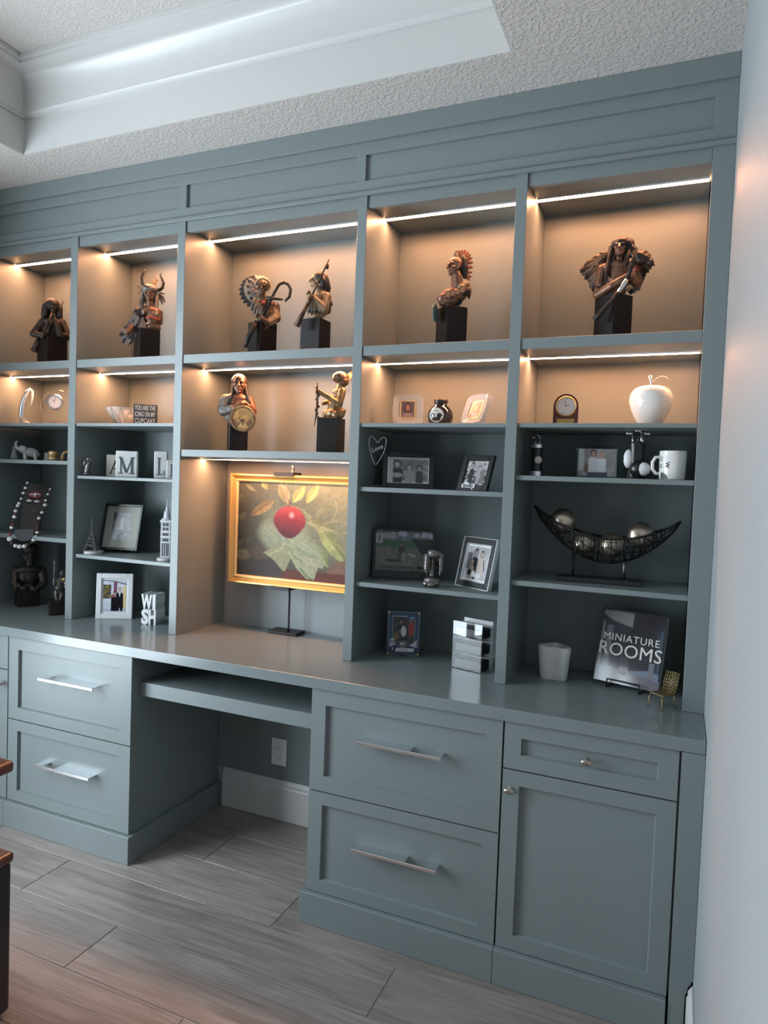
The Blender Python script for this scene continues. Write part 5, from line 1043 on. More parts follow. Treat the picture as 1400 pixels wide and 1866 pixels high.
letter_block('M', 'tall weathered white letter block with a grey M', (-0.1500, 0.060, z4), 0.62, 0.080, 0.104, 0.045, 'weathered_white', 'letter_grey', 0.058)
letter_block('L', 'weathered white letter block with a grey L, beside the upright', (-0.0020, 0.085, z4), 0.62, 0.048, 0.106, 0.045, 'weathered_white', 'letter_grey', 0.028)
letter_block('I', 'low weathered white letter block with a grey I, half behind the upright', (0.0850, 0.046, z4), 0.70, 0.036, 0.072, 0.024, 'weathered_white', 'letter_grey', 0.011)
letter_block('L', 'cream block standing behind the L block', (-0.0600, 0.190, z4), 0.60, 0.040, 0.080, 0.03, 'label_white', 'letter_black', 0.026)
b1 = B(); b1.ell((0, 0, 0.008), (0.016, 0.014, 0.008)).limb([(-0.003, 0, 0.012), (0.0, 0, 0.035), (0.004, 0, 0.052)], [0.009, 0.010, 0.010]).ell((0.004, -0.002, 0.066), (0.009, 0.009, 0.010)).limb([(0.010, 0, 0.054), (0.016, -0.004, 0.062), (0.012, -0.006, 0.072)], [0.005, 0.004, 0.003]).limb([(-0.006, 0, 0.052), (-0.012, -0.006, 0.044), (-0.008, -0.012, 0.060)], [0.005, 0.004, 0.003])
figurine('pewter_figurine', 'small pewter figurine standing near the cream A block', (-0.3350, 0.040, z4 + 0.0003), 0.8, [('body', b1, 'pewter')], None)
# wire heart
t = thing('wire_heart', 'white wire heart with a handwritten word on a thin black stem', 'ornament', (0.9300, 0.052, SH4[3][1]), 0.416)
def cat(pts, n=6, closed=False):
    out = []; k = len(pts)
    for i in range(k if closed else k - 1):
        g = lambda j: V3(pts[j % k]) if closed else V3(pts[min(max(j, 0), k - 1)])
        p0, p1, p2, p3 = g(i - 1), g(i), g(i + 1), g(i + 2)
        for j in range(n):
            s_ = j / n; out.append(0.5 * ((2 * p1) + (p2 - p0) * s_ + (2 * p0 - 5 * p1 + 4 * p2 - p3) * s_ ** 2 + (3 * p1 - p0 - 3 * p2 + p3) * s_ ** 3))
    if not closed: out.append(V3(pts[-1]))
    return out
K = 0.00182; hq = lambda u, v, d=0.0: V3(((u - 683) * K, d, (887.4 - v) * K))
hp_ = [hq(683, 846), hq(676, 833), hq(671, 815), hq(670, 801), hq(674, 795), hq(680, 799), hq(686, 806), hq(691, 799), hq(697, 796), hq(701, 801), hq(699, 818), hq(692, 834)]
q = B(); q.tube(cat(hp_, 5, True), 0.0013, 6, closed=True); part('heart_outline', q, 'bead_white', t, True)
me = text_mesh('Love', 0.021, 0.0012, bold=0.0001); me.transform(Matrix.Translation(hq(685.5, 816.5)) @ Matrix.Rotation(-0.42, 4, 'Y') @ Matrix(((1, 0, 0.35, 0), (0, 1, 0, 0), (0, 0, 1, 0), (0, 0, 0, 1))))
part('word', me, 'bead_white', t)
q = B(); q.tube([hq(683, 846), hq(683, 885)], 0.0013, 6); part('stem', q, 'iron', t, True)
q = B(); q.box(-0.03, 0.03, -0.02, 0.02, 0.0005, 0.006, 0.001); part('foot', q, 'black_matte', t)
# golf bags
def golf_bag(label, loc, rz, H_, R_, big):
    t = thing('golf_bag_figurine', label, 'figurine', loc, rz)
    q = B(); q.lathe([(R_ * 0.95, 0.0005), (R_, 0.003), (R_ * 0.86, H_ * 0.2), (R_ * 0.80, H_ * 0.5), (R_ * 0.92, H_ * 0.72), (R_ * 0.92, H_ * 0.74)], (0, 0, 0), 24); part('bag', q, 'black_frame', t, 40)
    if not big:
        q = B(); q.lathe([(R_ * 1.06, 0.001), (R_ * 1.06, H_ * 0.12)], (0, 0, 0), 24).lathe([(R_ * 0.98, H_ * 0.70), (R_ * 0.98, H_ * 0.78)], (0, 0, 0), 24); part('silver_bands', q, 'silver', t, 40)
        q = B(); q.ell((R_ * 0.25, -R_ * 0.85, H_ * 0.40), (0.0115, 0.004, 0.0115)); part('golf_ball', q, 'label_white', t, True)
        top = [(-0.006, 0.0, 0), (0.002, -0.004, 1), (0.007, 0.003, 2), (-0.001, 0.006, 3)]
    else:
        q = B(); q.ell((-0.022, -0.012, H_ * 0.42), (0.014, 0.010, 0.028)); part('pocket', q, 'white_paint', t, True)
        q = B(); q.ell((0.012, -0.022, 0.030), (0.031, 0.022, 0.026)); p_ = part('lower_pocket', q, 'black_frame', t, True)
        q = B(); q.ell((0.020, -0.032, 0.030), (0.021, 0.014, 0.020)); part('pocket_panel', q, 'white_paint', p_, True)
        q = B(); q.tube([(-0.018, -0.004, H_ * 0.6), (-0.034, -0.014, H_ * 0.42), (-0.024, -0.010, H_ * 0.2)], 0.003, 7); part('strap', q, 'black_matte', t, True)
        top = [(-0.012, -0.004, 0), (0.002, 0.006, 1), (0.010, -0.002, 2), (0.014, 0.006, 3)]
    for x, y, k in top:
        zt = H_ * (0.93 + 0.03 * (k % 3)); q = B(); q.tube([(x, y, H_ * 0.7), (x * 1.15, y, zt)], 0.0022 if big else 0.0014, 6)
        q.ell((x * 1.15 + (0.007 if k % 2 else -0.006) * (1.6 if big else 1), y - 0.002, zt + 0.003), (0.0095 if big else 0.005, 0.004, 0.0055 if big else 0.004)); part('golf_club', q, 'silver' if k != 1 else 'pewter', t, True)
golf_bag('small black golf bag figurine with silver bands and tiny clubs', (1.4539, 0.10, SH4[4][1]), 0.18, 0.125, 0.020, False)
golf_bag('larger black and white golf bag figurine with silver clubs, beside the mug', (1.7440, 0.115, SH4[4][1]), 0.05, 0.142, 0.026, True)
# glass photo block
t = thing('glass_photo_block', 'thick clear glass block holding a photo of two people', 'photo block', (1.6323, 0.115, SH4[4][1]), 0.10)
q = B(); q.box(-0.062, 0.062, 0, 0.022, 0.0006, 0.093, 0.003); part('glass', q, 'clear', t)
im = Img(70, 56, (0.52, 0.50, 0.50)); im.a *= (0.75 + 0.45 * noise2(70, 56, 5, 4, 7))[..., None]; im.rect(0.0, 0.16, 0.2, 1, (0.60, 0.60, 0.60)); im.person(0.40, 0.95, 0.20, (0.25, 0.2, 0.2), (0.62, 0.48, 0.44), (0.72, 0.70, 0.72), 0.13); im.person(0.63, 0.90, 0.19, (0.55, 0.5, 0.45), (0.66, 0.52, 0.48), (0.74, 0.74, 0.76), 0.12); im.rect(0.25, 0.78, 0.0, 0.14, (0.24, 0.25, 0.30)); im.ell(0.22, 0.28, 0.06, 0.18, (0.4, 0.3, 0.26))
o = part('photo', print_mesh(im, 0.108, 0.082), 'cover', t); o.location = (0, -0.0006, 0.047)
q = B(); q.box(-0.062, 0.062, 0.0232, 0.0250, 0.0006, 0.093); part('glass_back', q, 'glass_edge', t)
# mug
t = thing('mug', 'white mug with black lettering and a dark patch at its foot', 'mug', (1.8440, 0.085, SH4[4][1]), 0.01)
q = B(); q.lathe([(0.031, 0.0004), (0.0345, 0.002), (0.0355, 0.010), (0.0365, 0.080), (0.0360, 0.0825), (0.0335, 0.0825), (0.0330, 0.080), (0.0320, 0.008), (0.001, 0.006)], (0, 0, 0), 40); part('cup', q, 'white_ceramic', t, 40)
q = B(); q.tube([(-0.033, -0.004, 0.066), (-0.047, -0.006, 0.064), (-0.054, -0.007, 0.050), (-0.053, -0.007, 0.030), (-0.044, -0.006, 0.018), (-0.033, -0.004, 0.018)], 0.0048, 9); part('handle', q, 'white_ceramic', t, True)
def wrap(me, r, a0, z0):
    for v_ in me.vertices: A = a0 + v_.co.x / r; R2 = r - v_.co.y; v_.co.x, v_.co.y, v_.co.z = R2 * math.sin(A), -R2 * math.cos(A), v_.co.z + z0
    return me
def turned(me): me.transform(Matrix.Rotation(math.pi / 2, 4, 'Y')); return me
part('lettering', wrap(turned(text_mesh('W', 0.016, 0.0003, bold=0.0006)), 0.0370, -0.42, 0.042), 'letter_black', t)
q = B(); rj = random.Random(9)
for a0, z0, z1 in ((-0.52, 0.068, 0.052), (-0.90, 0.066, 0.050), (-1.10, 0.066, 0.050), (-0.92, 0.044, 0.032), (-1.10, 0.044, 0.032)):   # small upright lettering, not legible
    z = z0
    while z > z1: A = a0 + rj.uniform(-0.02, 0.02); q.obox((0.0369 * math.sin(A), -0.0369 * math.cos(A), z), (0.004, 0.0004, 0.0016), Matrix.Rotation(A, 3, 'Z') @ Matrix.Rotation(rj.uniform(-0.5, 0.5), 3, 'Y')); z -= 0.0032
part('small_lettering', q, 'letter_grey', t)
q = B(); n = 12; R2 = 0.0362; top_ = []; bot_ = []
for k in range(n + 1):
    A = -0.98 + 0.62 * k / n; top_.append(q.bm.verts.new((R2 * math.sin(A), -R2 * math.cos(A), 0.004 + 0.016 * math.sin(min(1, 0.4 + k / n * 0.6) * math.pi) ** 0.5 + 0.001))); bot_.append(q.bm.verts.new((R2 * math.sin(A), -R2 * math.cos(A), 0.003)))
for k in range(n): q.bm.faces.new((bot_[k], bot_[k + 1], top_[k + 1], top_[k]))
part('dark_patch', q, 'slate', t, True)

# ================================================================== FOURTH ROW
# beaded necklace on a dark display board, hanging over the shelf edge
a = Bust('beaded_necklace', 'necklace of pale and dark red beads draped over a dark carved display board', -0.7383, 0.10, SH5[0][1], 50, 971.0, 0.878, 0.002130, 0.002400, 'necklace')
q = a.q; dep = lambda v: -0.175 + max(0, 985 - v) * 0.00125
b = B(); b.prism([(-0.030, 0.001), (0.036, 0.001), (0.074, 0.205), (0.052, 0.222), (0.006, 0.222), (-0.010, 0.205)], 0.0, 0.014, Matrix.Rotation(-0.32, 3, 'X'), (0, -0.120, 0.004)); bd = part('display_board', b, 'dark_wood', a.root)
b = B(); b.prism([(-0.046, 0.022), (0.022, 0.022), (0.022, -0.004), (0.010, -0.022), (-0.010, -0.028), (-0.034, -0.022), (-0.046, -0.004)], 0.0, 0.006, Matrix.Rotation(-0.12, 3, 'X'), (0, -0.160, 0.005)); part('bib', b, 'slate', a.root)
MB_ = {}
for nm in ('bead_white', 'bead_red', 'bead_dark'):
    bb = B(); bb.ell((0, 0, 0), (1, 0.8, 1), None, 12, 8); me = bb.mesh(nm); me.materials.append(MATS[nm]); MB_[nm] = me
    for p in me.polygons: p.use_smooth = True
path = [(49, 880, 0, 5), (47, 884.5, 1, 4), (45.5, 889, 0, 6), (43.5, 893, 1, 4), (42, 898, 0, 6), (40, 903, 1, 4), (38.5, 908, 0, 5), (36, 912, 1, 4), (34.5, 916, 0, 6), (32.5, 920, 0, 6), (30.5, 924, 2, 4), (29, 929, 0, 6.5), (28, 934, 2, 4), (27, 939, 0, 7), (25.5, 945, 1, 5), (24, 951, 2, 5), (22.5, 957, 0, 6.5), (20.5, 963, 1, 5), (20, 968, 2, 6), (20, 976, 0, 9), (24, 983, 1, 7), (30, 987, 0, 7), (37, 988.5, 0, 8), (45, 988, 0, 8), (51, 985, 1, 7), (57, 982, 1, 6), (61, 978, 0, 7), (65, 972, 0, 6), (67, 965, 0, 6), (67, 958, 2, 5), (68, 950, 2, 4), (70, 941, 0, 6), (72.5, 936, 1, 4), (75.5, 931, 0, 6), (78, 924, 1, 4), (81, 918, 0, 7), (82, 910, 0, 5), (84, 904, 1, 4), (86, 899, 0, 5), (88, 894, 2, 4), (90, 890, 0, 4)]
for u_, v_, kd, px in path:
    o = bpy.data.objects.new('bead', MB_[('bead_white', 'bead_dark', 'bead_red')[kd]]); C.objects.link(o); o.parent = a.root
    r_ = px * 0.5 * 0.0021; o.location = q(u_, v_, dep(v_) - 0.006); o.scale = (r_ * 1.15, r_ * 1.1, r_)
b = B(); b.lathe([(0.024, 0), (0.024, 0.004), (0.019, 0.005), (0.018, 0.003), (0.001, 0.003)], q(63, 901, dep(901) - 0.002), 24, Matrix.Rotation(-0.32, 3, 'X') @ Matrix.Rotation(math.pi / 2, 3, 'X') @ Matrix.Diagonal((1.05, 0.62, 1.0))); md = part('medallion', b, 'bead_red', a.root, 40)
b = B(); c0 = q(63, 900, dep(900) - 0.008); b.cap(c0 + V3((-0.018, 0, 0.0)), c0 + V3((0.018, 0, 0.002)), 0.0022).cap(c0 + V3((0.003, 0, 0.006)), c0 + V3((-0.001, 0, -0.006)), 0.003, 0.0035); part('bird_charm', b, 'bead_white', md, True)
b = B(); b.ell(q(52.5, 911, dep(911) - 0.004), (0.011, 0.003, 0.006)).ell(q(66, 912, dep(912) - 0.004), (0.011, 0.003, 0.006)); part('inlay', b, 'stone_base', bd, True)
b = B(); b.tube([q(42, 925, dep(925) - 0.002), q(41, 932, dep(932) - 0.002)], 0.0025, 6); b.tube([q(62, 925, dep(925) - 0.002), q(61, 932, dep(932) - 0.002)], 0.0025, 6); part('carved_marks', b, 'slate', bd, True)
# iron lattice tower
def tower_eiffel():
    t = thing('lattice_tower', 'small dark lattice tower model on a pale round base', 'model tower', (-0.318, 0.054, SH5[1][1]), 0.5)
    q = B(); q.lathe([(0.036, 0.0005), (0.037, 0.002), (0.037, 0.010), (0.036, 0.012)], (0.008, 0, 0), 36); part('base', q, 'stone_base', t, 40)
    w = lambda s_: 0.024 * (1 - s_) ** 2.1 + 0.0016; q = B(); H_ = 0.118
    for sx in (-1, 1):
        for sy in (-1, 1): q = B(); q.tube([(sx * w(k / 8), sy * w(k / 8), 0.012 + H_ * k / 8) for k in range(9)], [0.0034 - 0.0028 * k / 8 for k in range(9)], 5); part('leg', q, 'slate', t)
    q = B()
    for s_, th in ((0.20, 0.003), (0.42, 0.0028), (0.90, 0.002)): h_ = w(s_) + 0.003; q = B(); q.box(-h_, h_, -h_, h_, 0.012 + H_ * s_, 0.012 + H_ * s_ + th); part('platform', q, 'slate', t)
    q = B()
    for k in range(1, 8):
        s0, s1 = k / 8, (k + 0.9) / 8; a0, a1 = w(s0), w(min(s1, 1)); z0, z1 = 0.012 + H_ * s0, 0.012 + H_ * min(s1, 1)
        for (x0, y0, x1, y1) in ((-1, -1, 1, -1), (1, -1, 1, 1), (1, 1, -1, 1), (-1, 1, -1, -1)): q.tube([(x0 * a0, y0 * a0, z0), (x1 * a1, y1 * a1, z1)], 0.0008, 4); q.tube([(x1 * a0, y1 * a0, z0), (x0 * a1, y0 * a1, z1)], 0.0008, 4)
    for (x0, y0, x1, y1) in ((-1, -1, 1, -1), (1, -1, 1, 1), (1, 1, -1, 1), (-1, 1, -1, -1)):
        q.tube([(0.023 * (x0 + (x1 - x0) * k / 8), 0.023 * (y0 + (y1 - y0) * k / 8), 0.013 + 0.020 * math.sin(math.pi * k / 8)) for k in range(9)], 0.0012, 5)
    part('lattice', q, 'slate', t)
    q = B(); q.tube([(0, 0, 0.128), (0, 0, 0.146)], [0.0016, 0.0005], 6); part('mast', q, 'slate', t)
tower_eiffel()
# clock tower
t = thing('clock_tower', 'tall grey and white tower model with a stepped spire on a round base', 'model tower', (0.0560, 0.062, SH5[1][1]), 0.46)
q = B(); q.lathe([(0.034, 0.0005), (0.0345, 0.002), (0.0345, 0.010), (0.033, 0.012)], (0, 0, 0), 36); part('base', q, 'stone_base', t, 40)
q = B(); q.box(-0.0185, 0.0185, -0.0185, 0.0185, 0.012, 0.150, 0.001); sh_ = part('shaft', q, 'tower_grey', t)
for h_, z0, z1 in ((0.021, 0.150, 0.157), (0.020, 0.112, 0.116), (0.020, 0.092, 0.096), (0.020, 0.070, 0.073)): q = B(); q.box(-h_, h_, -h_, h_, z0, z1, 0.0008); part('cornice', q, 'white_paint', t)
q = B()
for rz in range(4):
    M = Matrix.Rotation(rz * math.pi / 2, 3, 'Z')
    for x in (-0.010, -0.002, 0.006, 0.012): q.obox(M @ V3((x - 0.001, -0.0187, 0.045)), (0.004, 0.0008, 0.05), M)
    for x in (-0.008, 0.004): q.obox(M @ V3((x + 0.002, -0.0187, 0.141)), (0.009, 0.0008, 0.011), M); q.obox(M @ V3((x + 0.002, -0.0187, 0.124)), (0.009, 0.0008, 0.010), M)
    q.obox(M @ V3((0, -0.0187, 0.103)), (0.022, 0.0008, 0.009), M); q.obox(M @ V3((0, -0.0187, 0.082)), (0.022, 0.0008, 0.010), M)
part('window_openings', q, 'slate', sh_)
q = B(); q.lathe([(0.024, 0.157), (0.013, 0.168), (0.013, 0.172), (0.0145, 0.174), (0.0145, 0.177), (0.011, 0.178), (0.011, 0.185), (0.0125, 0.187), (0.0125, 0.190), (0.008, 0.192), (0.0065, 0.200), (0.0025, 0.212), (0.0018, 0.226), (0.0032, 0.229), (0.0005, 0.240)], (0, 0, 0), 12); part('spire', q, 'tower_grey', t)
# silver arched sculpture
a = Bust('pewter_sculpture', 'dark silver sculpture with an arched drooping top, before the ball-field photo', 1.1400, 0.060, SH5[3][1], 786, 1069.5, 0.33, 0.001745, 0.001745, 'sculpture'); q = a.q; b = B()
b.ell(q(786, 1058, 0), (0.026, 0.022, 0.016)).ell(q(777, 1063, -0.01), (0.012, 0.012, 0.010)).ell(q(794, 1062, -0.008), (0.013, 0.012, 0.011)).ell(q(786, 1065, -0.015), (0.014, 0.010, 0.008)); b.limb([q(787, 1060, 0), q(786, 1035, 0), q(787, 1018, 0)], [0.009, 0.006, 0.008]); b.ell(q(789, 1008, 0.004), (0.026, 0.024, 0.020)); b.ell(q(797, 1012, 0.01), (0.018, 0.02, 0.022))
for k in range(9):
    A = (-0.5 + 0.3 * k) if k < 5 else (math.pi - 0.9 + 0.35 * (k - 4));
    if k in (3, 4): A = -0.9 - 0.6 * (k - 3)
    x_, y_ = 0.024 * math.cos(A), -0.020 * math.sin(A); c0 = q(788, 1010, 0); b.limb([c0 + V3((x_, y_, 0)), c0 + V3((x_ * 1.08, y_ * 1.1, -0.026 - 0.010 * (k % 3))), c0 + V3((x_ * 0.95, y_, -0.040 - 0.012 * (k % 3)))], [0.0075, 0.0065, 0.003])
part('sculpture_body', fuse(b, 0.0014, 2), 'pewter', a.root)

# ================================================================== CRESCENT BOWL WITH BALLS
a = Bust('wire_crescent_bowl', 'black woven wire crescent bowl on two posts and a long base', 1.6560, 0.135, SH5[4][1], 1100, 1055.6, 0.07, 0.001585, 0.001640, 'bowl'); q = a.q
b = B(); b.box(-0.126, 0.122, -0.042, 0.042, 0.0005, 0.014, 0.002); part('base', b, 'black_matte', a.root)
b = B(); b.tube([q(1049, 1050, 0), q(1049, 1004, 0)], 0.0042, 10); part('post', b, 'iron', a.root, True)
b = B(); b.tube([q(1143, 1050, 0), q(1143, 1004, 0)], 0.0042, 10); part('post', b, 'pewter', a.root, True)
tips = (q(970, 918, 0), q(1238, 935, 0))
rim_z = lambda s_: (1 - s_) * tips[0].z + s_ * tips[1].z - 0.074 * (math.sin(math.pi * s_) ** 0.8); keel_z = lambda s_: (1 - s_) * tips[0].z + s_ * tips[1].z - 0.150 * (math.sin(math.pi * s_) ** 0.75)
xs_ = lambda s_: (1 - s_) * tips[0].x + s_ * tips[1].x; wid_ = lambda s_: 0.058 * math.sin(math.pi * s_) ** 0.8
def hull(s_, p):     # p = -1 .. 1 from front rim under the keel to the back rim
    c_ = math.cos(p * math.pi / 2); return V3((xs_(s_), wid_(s_) * math.sin(p * math.pi / 2), rim_z(s_) * (1 - c_) + keel_z(s_) * c_))
N = 26
for p, r_ in ((-1, 0.0034), (1, 0.0034), (0, 0.003)):
    b = B(); b.tube([hull(k / N, p) for k in range(N + 1)], r_, 7); part('rim_wire' if p else 'keel_wire', b, 'iron', a.root, True)
b = B(); rj = random.Random(3)
for p in (-0.72, -0.45, -0.2, 0.2, 0.45, 0.72): b.tube([hull(k / N, p + 0.07 * math.sin(k * 1.3 + p * 9)) for k in range(N + 1)], 0.0016, 5)
for k in range(1, 22):
    s0 = k / 22 + rj.uniform(-0.012, 0.012); ds = rj.uniform(-0.03, 0.03); b.tube([hull(min(max(s0 + ds * j / 8, 0.01), 0.99), -1 + j / 4) for j in range(9)], 0.0016, 5)
for k in range(16):
    s0 = rj.uniform(0.04, 0.9); ds = rj.uniform(0.04, 0.12); b.tube([hull(min(s0 + ds * j / 6, 0.99), -0.95 + 0.9 * j / 6) for j in range(7)], 0.0013, 5)
part('woven_wires', b, 'iron', a.root, True)
for (u_, v_, px, d, lb) in ((1026, 945, 25, 0.004, 'antique metal ball high at the left horn of the wire bowl'), (1067, 985, 22.5, 0.0, 'antique metal ball low in the wire bowl, nearer its dark post'), (1119, 985, 25, -0.004, 'antique metal ball low in the wire bowl, nearer its bright post'), (1169, 964, 26, 0.004, 'antique metal ball resting high toward the right horn of the wire bowl')):
    bb = B(); bb.ell((0, 0, 0), (px * 0.00160,) * 3, None, 32, 20); o = part('metal_ball', bb, 'ball_metal', None, True); M_ = Matrix.Translation((1.6560, 0.135, SH5[4][1])) @ Matrix.Rotation(0.07, 4, 'Z'); o.location = M_ @ q(u_, v_, d); tag(o, lb, 'ball')

# ================================================================== ON THE WORKTOP
# dark bust and small warrior (left column)
a = Bust('bust_statue', 'nearly black bust with raised shoulders standing on the worktop in shadow', -0.7600, 0.120, ZT, 33, 1104.5, 0.87, 0.00214, 0.00243); q = a.q; b = B()
a.block(0.085, 0.075, 0.2)
b.ell(q(36, 1052, 0), (0.046, 0.034, 0.045)).ell(q(36, 1040, 0), (0.062, 0.032, 0.024)).ell(q(36, 1070, 0), (0.036, 0.03, 0.03)).cap(q(37, 1036, 0), q(38, 1022, 0), 0.018, 0.015); head(b, q(39, 1010, -0.006), 0.060, 0.1, 0.0)
b.limb([q(12, 1042, 0), q(10, 1062, -0.02), q(26, 1072, -0.04)], [0.02, 0.016, 0.012]); b.limb([q(60, 1042, 0), q(64, 1064, -0.02), q(48, 1074, -0.04)], [0.02, 0.016, 0.012]); hand(b, q(28, 1071, -0.044), (1, 0, 0.2), 0.024); hand(b, q(46, 1072, -0.044), (-1, 0, 0.2), 0.024, -1)
figure(b, 0.002, 'bronze_dark', a.root)
b = B(); b.ell(q(38, 1003, 0.01), (0.036, 0.036, 0.03)).ell(q(38, 1014, 0.02), (0.036, 0.024, 0.045)); part('hair', fuse(b, 0.002), 'bronze_dark', a.root)
b = B(); b.tube([q(13, 1042, -0.05), q(12, 1068, -0.056), q(10, 1086, -0.056)], [0.004, 0.003, 0.002], 7); part('staff', b, 'bronze', a.root, True)
a = Bust('warrior_statuette', 'small pale bronze warrior statuette raising a tall spear, on a black cube', -0.4980, 0.048, ZT, 104, 1124.0, 0.84, 0.00200, 0.00217); q = a.q; b = B(); a.block(0.062, 0.058, 0.1)
b.limb([q(104, 1096, 0), q(101, 1086, -0.004), q(104, 1076, 0)], [0.006, 0.007, 0.010]); b.limb([q(110, 1096, 0), q(112, 1086, 0), q(108, 1076, 0)], [0.006, 0.007, 0.010]); b.ell(q(107, 1068, 0), (0.017, 0.013, 0.018)); b.ell(q(110, 1060, 0), (0.018, 0.012, 0.012)); b.cap(q(111, 1057, 0), q(112, 1052, 0), 0.007, 0.006)
head(b, q(113, 1046, 0), 0.026, -0.7); b.limb([q(104, 1060, 0), q(99, 1066, -0.01), q(98, 1056, -0.014)], [0.007, 0.006, 0.005]); b.limb([q(117, 1060, 0), q(121, 1066, -0.01), q(119, 1070, -0.016)], [0.007, 0.006, 0.005]); b.ell(q(104, 1073, -0.006), (0.015, 0.012, 0.014))
figure(b, 0.0013, 'bronze_grey', a.root)
b = B(); b.tube([q(98, 1016, -0.016), q(98.5, 1026, -0.016), q(98, 1086, -0.016)], [0.0012, 0.0026, 0.002], 7); b.ell(q(98, 1028, -0.016), (0.004, 0.004, 0.004)); part('spear', b, 'pewter', a.root, True)
b = B(); b.ell(q(118, 1056, -0.014), (0.011, 0.005, 0.008)); part('gilt_shield', b, 'brass', a.root, True)
# WISH letters
t = thing('word_ornament', 'thick white cut-out letters spelling WISH in two rows', 'ornament', (-0.0440, 0.090, ZT), 0.22)
for ch, x, z, w_ in (('W', -0.014, 0.090, 0.046), ('I', 0.018, 0.090, 0.012), ('S', -0.020, 0.031, 0.032), ('H', 0.011, 0.031, 0.030)):
    me = text_mesh(ch, 0.07, 0.075, bold=0.0028); xs = [v_.co.x for v_ in me.vertices]; zs = [v_.co.z for v_ in me.vertices]
    me.transform(Matrix.Translation((x, 0.0375, z)) @ Matrix.Diagonal((w_ / (max(xs) - min(xs)), 1, 0.062 / (max(zs) - min(zs)), 1)) @ Matrix.Translation((-(max(xs) + min(xs)) / 2, 0, -(max(zs) + min(zs)) / 2)))
    part('letter', me, 'white_paint', t)
# clear three-tier holder
t = thing('tiered_photo_holder', 'clear three-tier holder with glossy fronts and dark pictures inside', 'holder', (1.2581, 0.0966, ZT), -0.296)
for k in range(3):
    z0 = 0.002 + k * 0.0515; q = B(); q.box(-0.056, 0.056, -0.0015, 0.0005, z0, z0 + 0.0512, 0.0004); part('front_pane', q, 'clear', t)
    q = B(); q.obox((0.0, 0.032, z0 + 0.044), (0.112, 0.066, 0.0018), Matrix.Rotation(-0.14, 3, 'X')); part('tier_shelf', q, 'white_paint', t)
    q = B(); q.box(-0.050, 0.052, 0.006, 0.058, z0 + 0.001, z0 + 0.033, 0.004); part('dark_picture', q, 'black_frame', t)
q = B(); q.box(-0.056, 0.056, 0.064, 0.066, 0.001, 0.158, 0.0005); part('back_card', q, 'white_paint', t)
# white wavy vase
t = thing('wavy_vase', 'low white vase with a wavy outline standing on the worktop', 'vase', (1.5300, 0.150, ZT), 0.1)
q = B(); n = 56; L_ = []
def wv_(A, s_):
    r = 0.039 * (1 + 0.24 * math.cos(3 * A + 1.75) + 0.08 * math.cos(2 * A)); return (r * s_ * math.cos(A) * 1.06, r * s_ * math.sin(A) * 0.95)
for z, s_ in ((0.0005, 0.80), (0.004, 0.84), (0.030, 0.90), (0.070, 0.97), (0.103, 1.03), (0.105, 1.01), (0.103, 0.96), (0.070, 0.90), (0.010, 0.80)): L_.append([q.bm.verts.new((*wv_(2 * math.pi * k / n, s_), z)) for k in range(n)])
for A, Q in zip(L_, L_[1:]):
    for j in range(n): q.bm.faces.new((A[j], A[(j + 1) % n], Q[(j + 1) % n], Q[j]))
q.bm.faces.new(L_[0][::-1]); q.bm.faces.new(L_[-1]); part('vase_body', q, 'vase_white', t, 50)
# book on easel
f = Frame('book', 'large glossy grey book with a two-line title, propped on a black wire easel', (1.7430, 0.135, ZT + 0.012), -0.32, 0.24, 'book')
BWd, BHt = 0.200, 0.226
q = B(); q.box(-BWd / 2, BWd / 2, 0.0, 0.0025, 0.0, BHt, 0.0006); f.add('front_cover', q, 'black_frame')
q = B(); q.box(-BWd / 2, BWd / 2, 0.0205, 0.023, 0.0, BHt, 0.0006); f.add('back_cover', q, 'slate')
q = B(); q.box(-BWd / 2 + 0.001, BWd / 2 - 0.004, 0.0026, 0.0204, 0.003, BHt - 0.003); f.add('pages', q, 'white_paint')
im = Img(110, 126, (0.22, 0.21, 0.23)); im.a *= (0.75 + 0.45 * noise2(110, 126, 3, 4, 17))[..., None]
im.poly([(0.02, 0.98), (0.5, 0.98), (0.5, 0.78), (0.18, 0.84), (0.02, 0.92)], (0.52, 0.51, 0.51))
im.rect(0.03, 0.06, 0.22, 0.82, (0.52, 0.51, 0.52)); im.rect(0.10, 0.20, 0.2, 0.78, (0.42, 0.41, 0.43)); im.rect(0.22, 0.40, 0.24, 0.72, (0.22, 0.21, 0.23)); im.rect(0.90, 0.925, 0.2, 0.78, (0.24, 0.26, 0.32)); im.rect(0.94, 0.97, 0.16, 0.80, (0.30, 0.33, 0.38))
im.poly([(0, 0), (1, 0), (1, 0.14), (0.6, 0.20), (0, 0.22)], (0.42, 0.41, 0.43)); im.poly([(0.55, 0.2), (0.98, 0.12), (0.98, 0.22), (0.8, 0.25)], (0.45, 0.48, 0.56)); im.poly([(0.36, 0.12), (0.50, 0.10), (0.52, 0.24), (0.38, 0.25)], (0.50, 0.47, 0.48)); im.poly([(0.38, 0.14), (0.48, 0.12), (0.49, 0.17), (0.40, 0.18)], (0.16, 0.16, 0.18)); im.poly([(0.36, 0.25), (0.52, 0.24), (0.50, 0.36), (0.38, 0.37)], (0.30, 0.28, 0.30)); im.rect(0.82, 0.90, 0.14, 0.36, (0.46, 0.46, 0.48))
cv = f.photo(im, BWd - 0.002, BHt - 0.002, BHt / 2, -0.0004, 'cover_picture', 'cover')
f.add('title_lettering', text_mesh('MINIATURE', 0.031, 0.0004, space=1.12), 'label_white', at=(0.0, -0.0005, 0.026), parent=cv); f.add('title_lettering', text_mesh('ROOMS', 0.056, 0.0004, space=1.02), 'label_white', at=(0.0, -0.0005, -0.012), parent=cv)
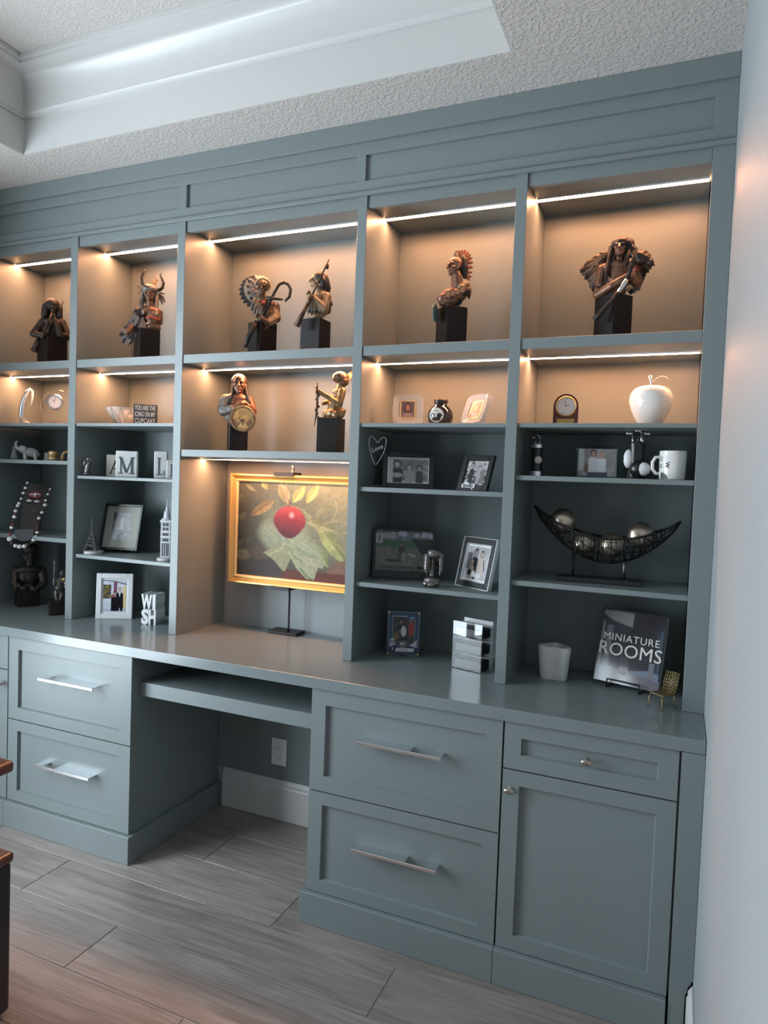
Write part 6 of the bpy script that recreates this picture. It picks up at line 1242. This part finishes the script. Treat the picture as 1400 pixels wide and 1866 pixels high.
t = thing('wire_easel', 'black wire easel holding up the glossy grey book', 'easel', (1.7430, 0.135, ZT), -0.32)
q = B(); q.tube([(-0.050, -0.014, 0.026), (-0.050, -0.016, 0.0025), (-0.050, 0.080, 0.0025), (-0.050, 0.040, 0.17)], 0.0022, 7); q.tube([(0.050, -0.014, 0.026), (0.050, -0.016, 0.0025), (0.050, 0.080, 0.0025), (0.050, 0.040 + 0.03, 0.17)], 0.0022, 7); q.tube([(-0.050, -0.014, 0.026), (0.050, -0.014, 0.026)], 0.0022, 7); q.tube([(-0.050, 0.080, 0.0025), (0.050, 0.080, 0.0025)], 0.0022, 7); part('wire_frame', q, 'iron', t, True)
# miniature gilt chair
t = thing('miniature_chair', 'miniature gilt filigree chair with curved legs, in front of the book', 'ornament', (1.8520, 0.005, ZT), 0.93); t.scale = (1.08, 1.08, 1.08)
q = B(); q.box(-0.026, 0.020, -0.021, 0.021, 0.036, 0.040, 0.0015); part('seat', q, 'gold_wire', t)
q = B(); M = Matrix.Rotation(0.30, 3, 'Y'); c0 = V3((0.020, 0, 0.040))
for k in range(7): z = k * 0.0085; q.tube([c0 + M @ V3((0.0, -0.021, z)), c0 + M @ V3((0.003, 0, z + 0.001)), c0 + M @ V3((0.0, 0.021, z))], 0.0012, 5)
for k in range(6): y = -0.020 + k * 0.008; q.tube([c0 + M @ V3((0.002, y, 0)), c0 + M @ V3((0.002, y + 0.001, 0.053))], 0.0012, 5)
for k in range(6):
    for j in range(5): q.ell(c0 + M @ V3((0.0025, -0.016 + j * 0.008, 0.005 + k * 0.0085)), (0.0018, 0.0028, 0.0028), None, 6, 5)
part('back', q, 'gold_wire', t, True)
for sx, sy in ((-0.023, -0.018), (-0.023, 0.018), (0.018, -0.018), (0.018, 0.018)):
    q = B(); q.tube([(sx, sy, 0.037), (sx * 1.25, sy * 1.1, 0.024), (sx * 1.1, sy * 1.05, 0.012), (sx * 1.35, sy * 1.25, 0.0008)], [0.0022, 0.002, 0.0016, 0.0014], 6); part('leg', q, 'gold_wire', t, True)

# ================================================================== DESK CHAIR
t = thing('desk_armchair', 'dark armchair with brown wooden arms and seat rail, facing the knee space', 'chair', (0.092, -1.20, 0))
q = B(); q.box(-0.30, 0.30, -0.34, 0.335, 0.012, 0.395, 0.012, 3); part('seat_body', q, 'leather_dark', t, 50)
q = B(); q.box(-0.306, 0.306, -0.345, 0.337, 0.392, 0.420, 0.010, 3); part('seat_rail', q, 'chair_wood', t, 50)
q = B(); q.box(-0.27, 0.27, -0.26, 0.30, 0.415, 0.470, 0.020, 4); part('seat_cushion', q, 'leather_dark', t, 50)
for s in (-1, 1):
    q = B(); q.box(s * 0.281 - 0.029, s * 0.281 + 0.029, -0.30, 0.330, 0.622, 0.652, 0.010, 3); arm = part('arm', q, 'chair_wood', t, 50)
    for y in (0.02, -0.27): q = B(); q.box(s * 0.281 - 0.02, s * 0.281 + 0.02, y, y + 0.04, 0.418, 0.624, 0.004); part('arm_post', q, 'chair_wood', arm)
    for y in (-0.30, 0.29):
        q = B(); q.lathe([(0.018, 0.0005), (0.020, 0.013)], (s * 0.26, y, 0), 14); part('foot', q, 'chair_wood', t, 40)
q = B(); q.box(-0.29, 0.29, -0.36, -0.26, 0.42, 1.02, 0.025, 4); part('backrest', q, 'leather_dark', t, 50)
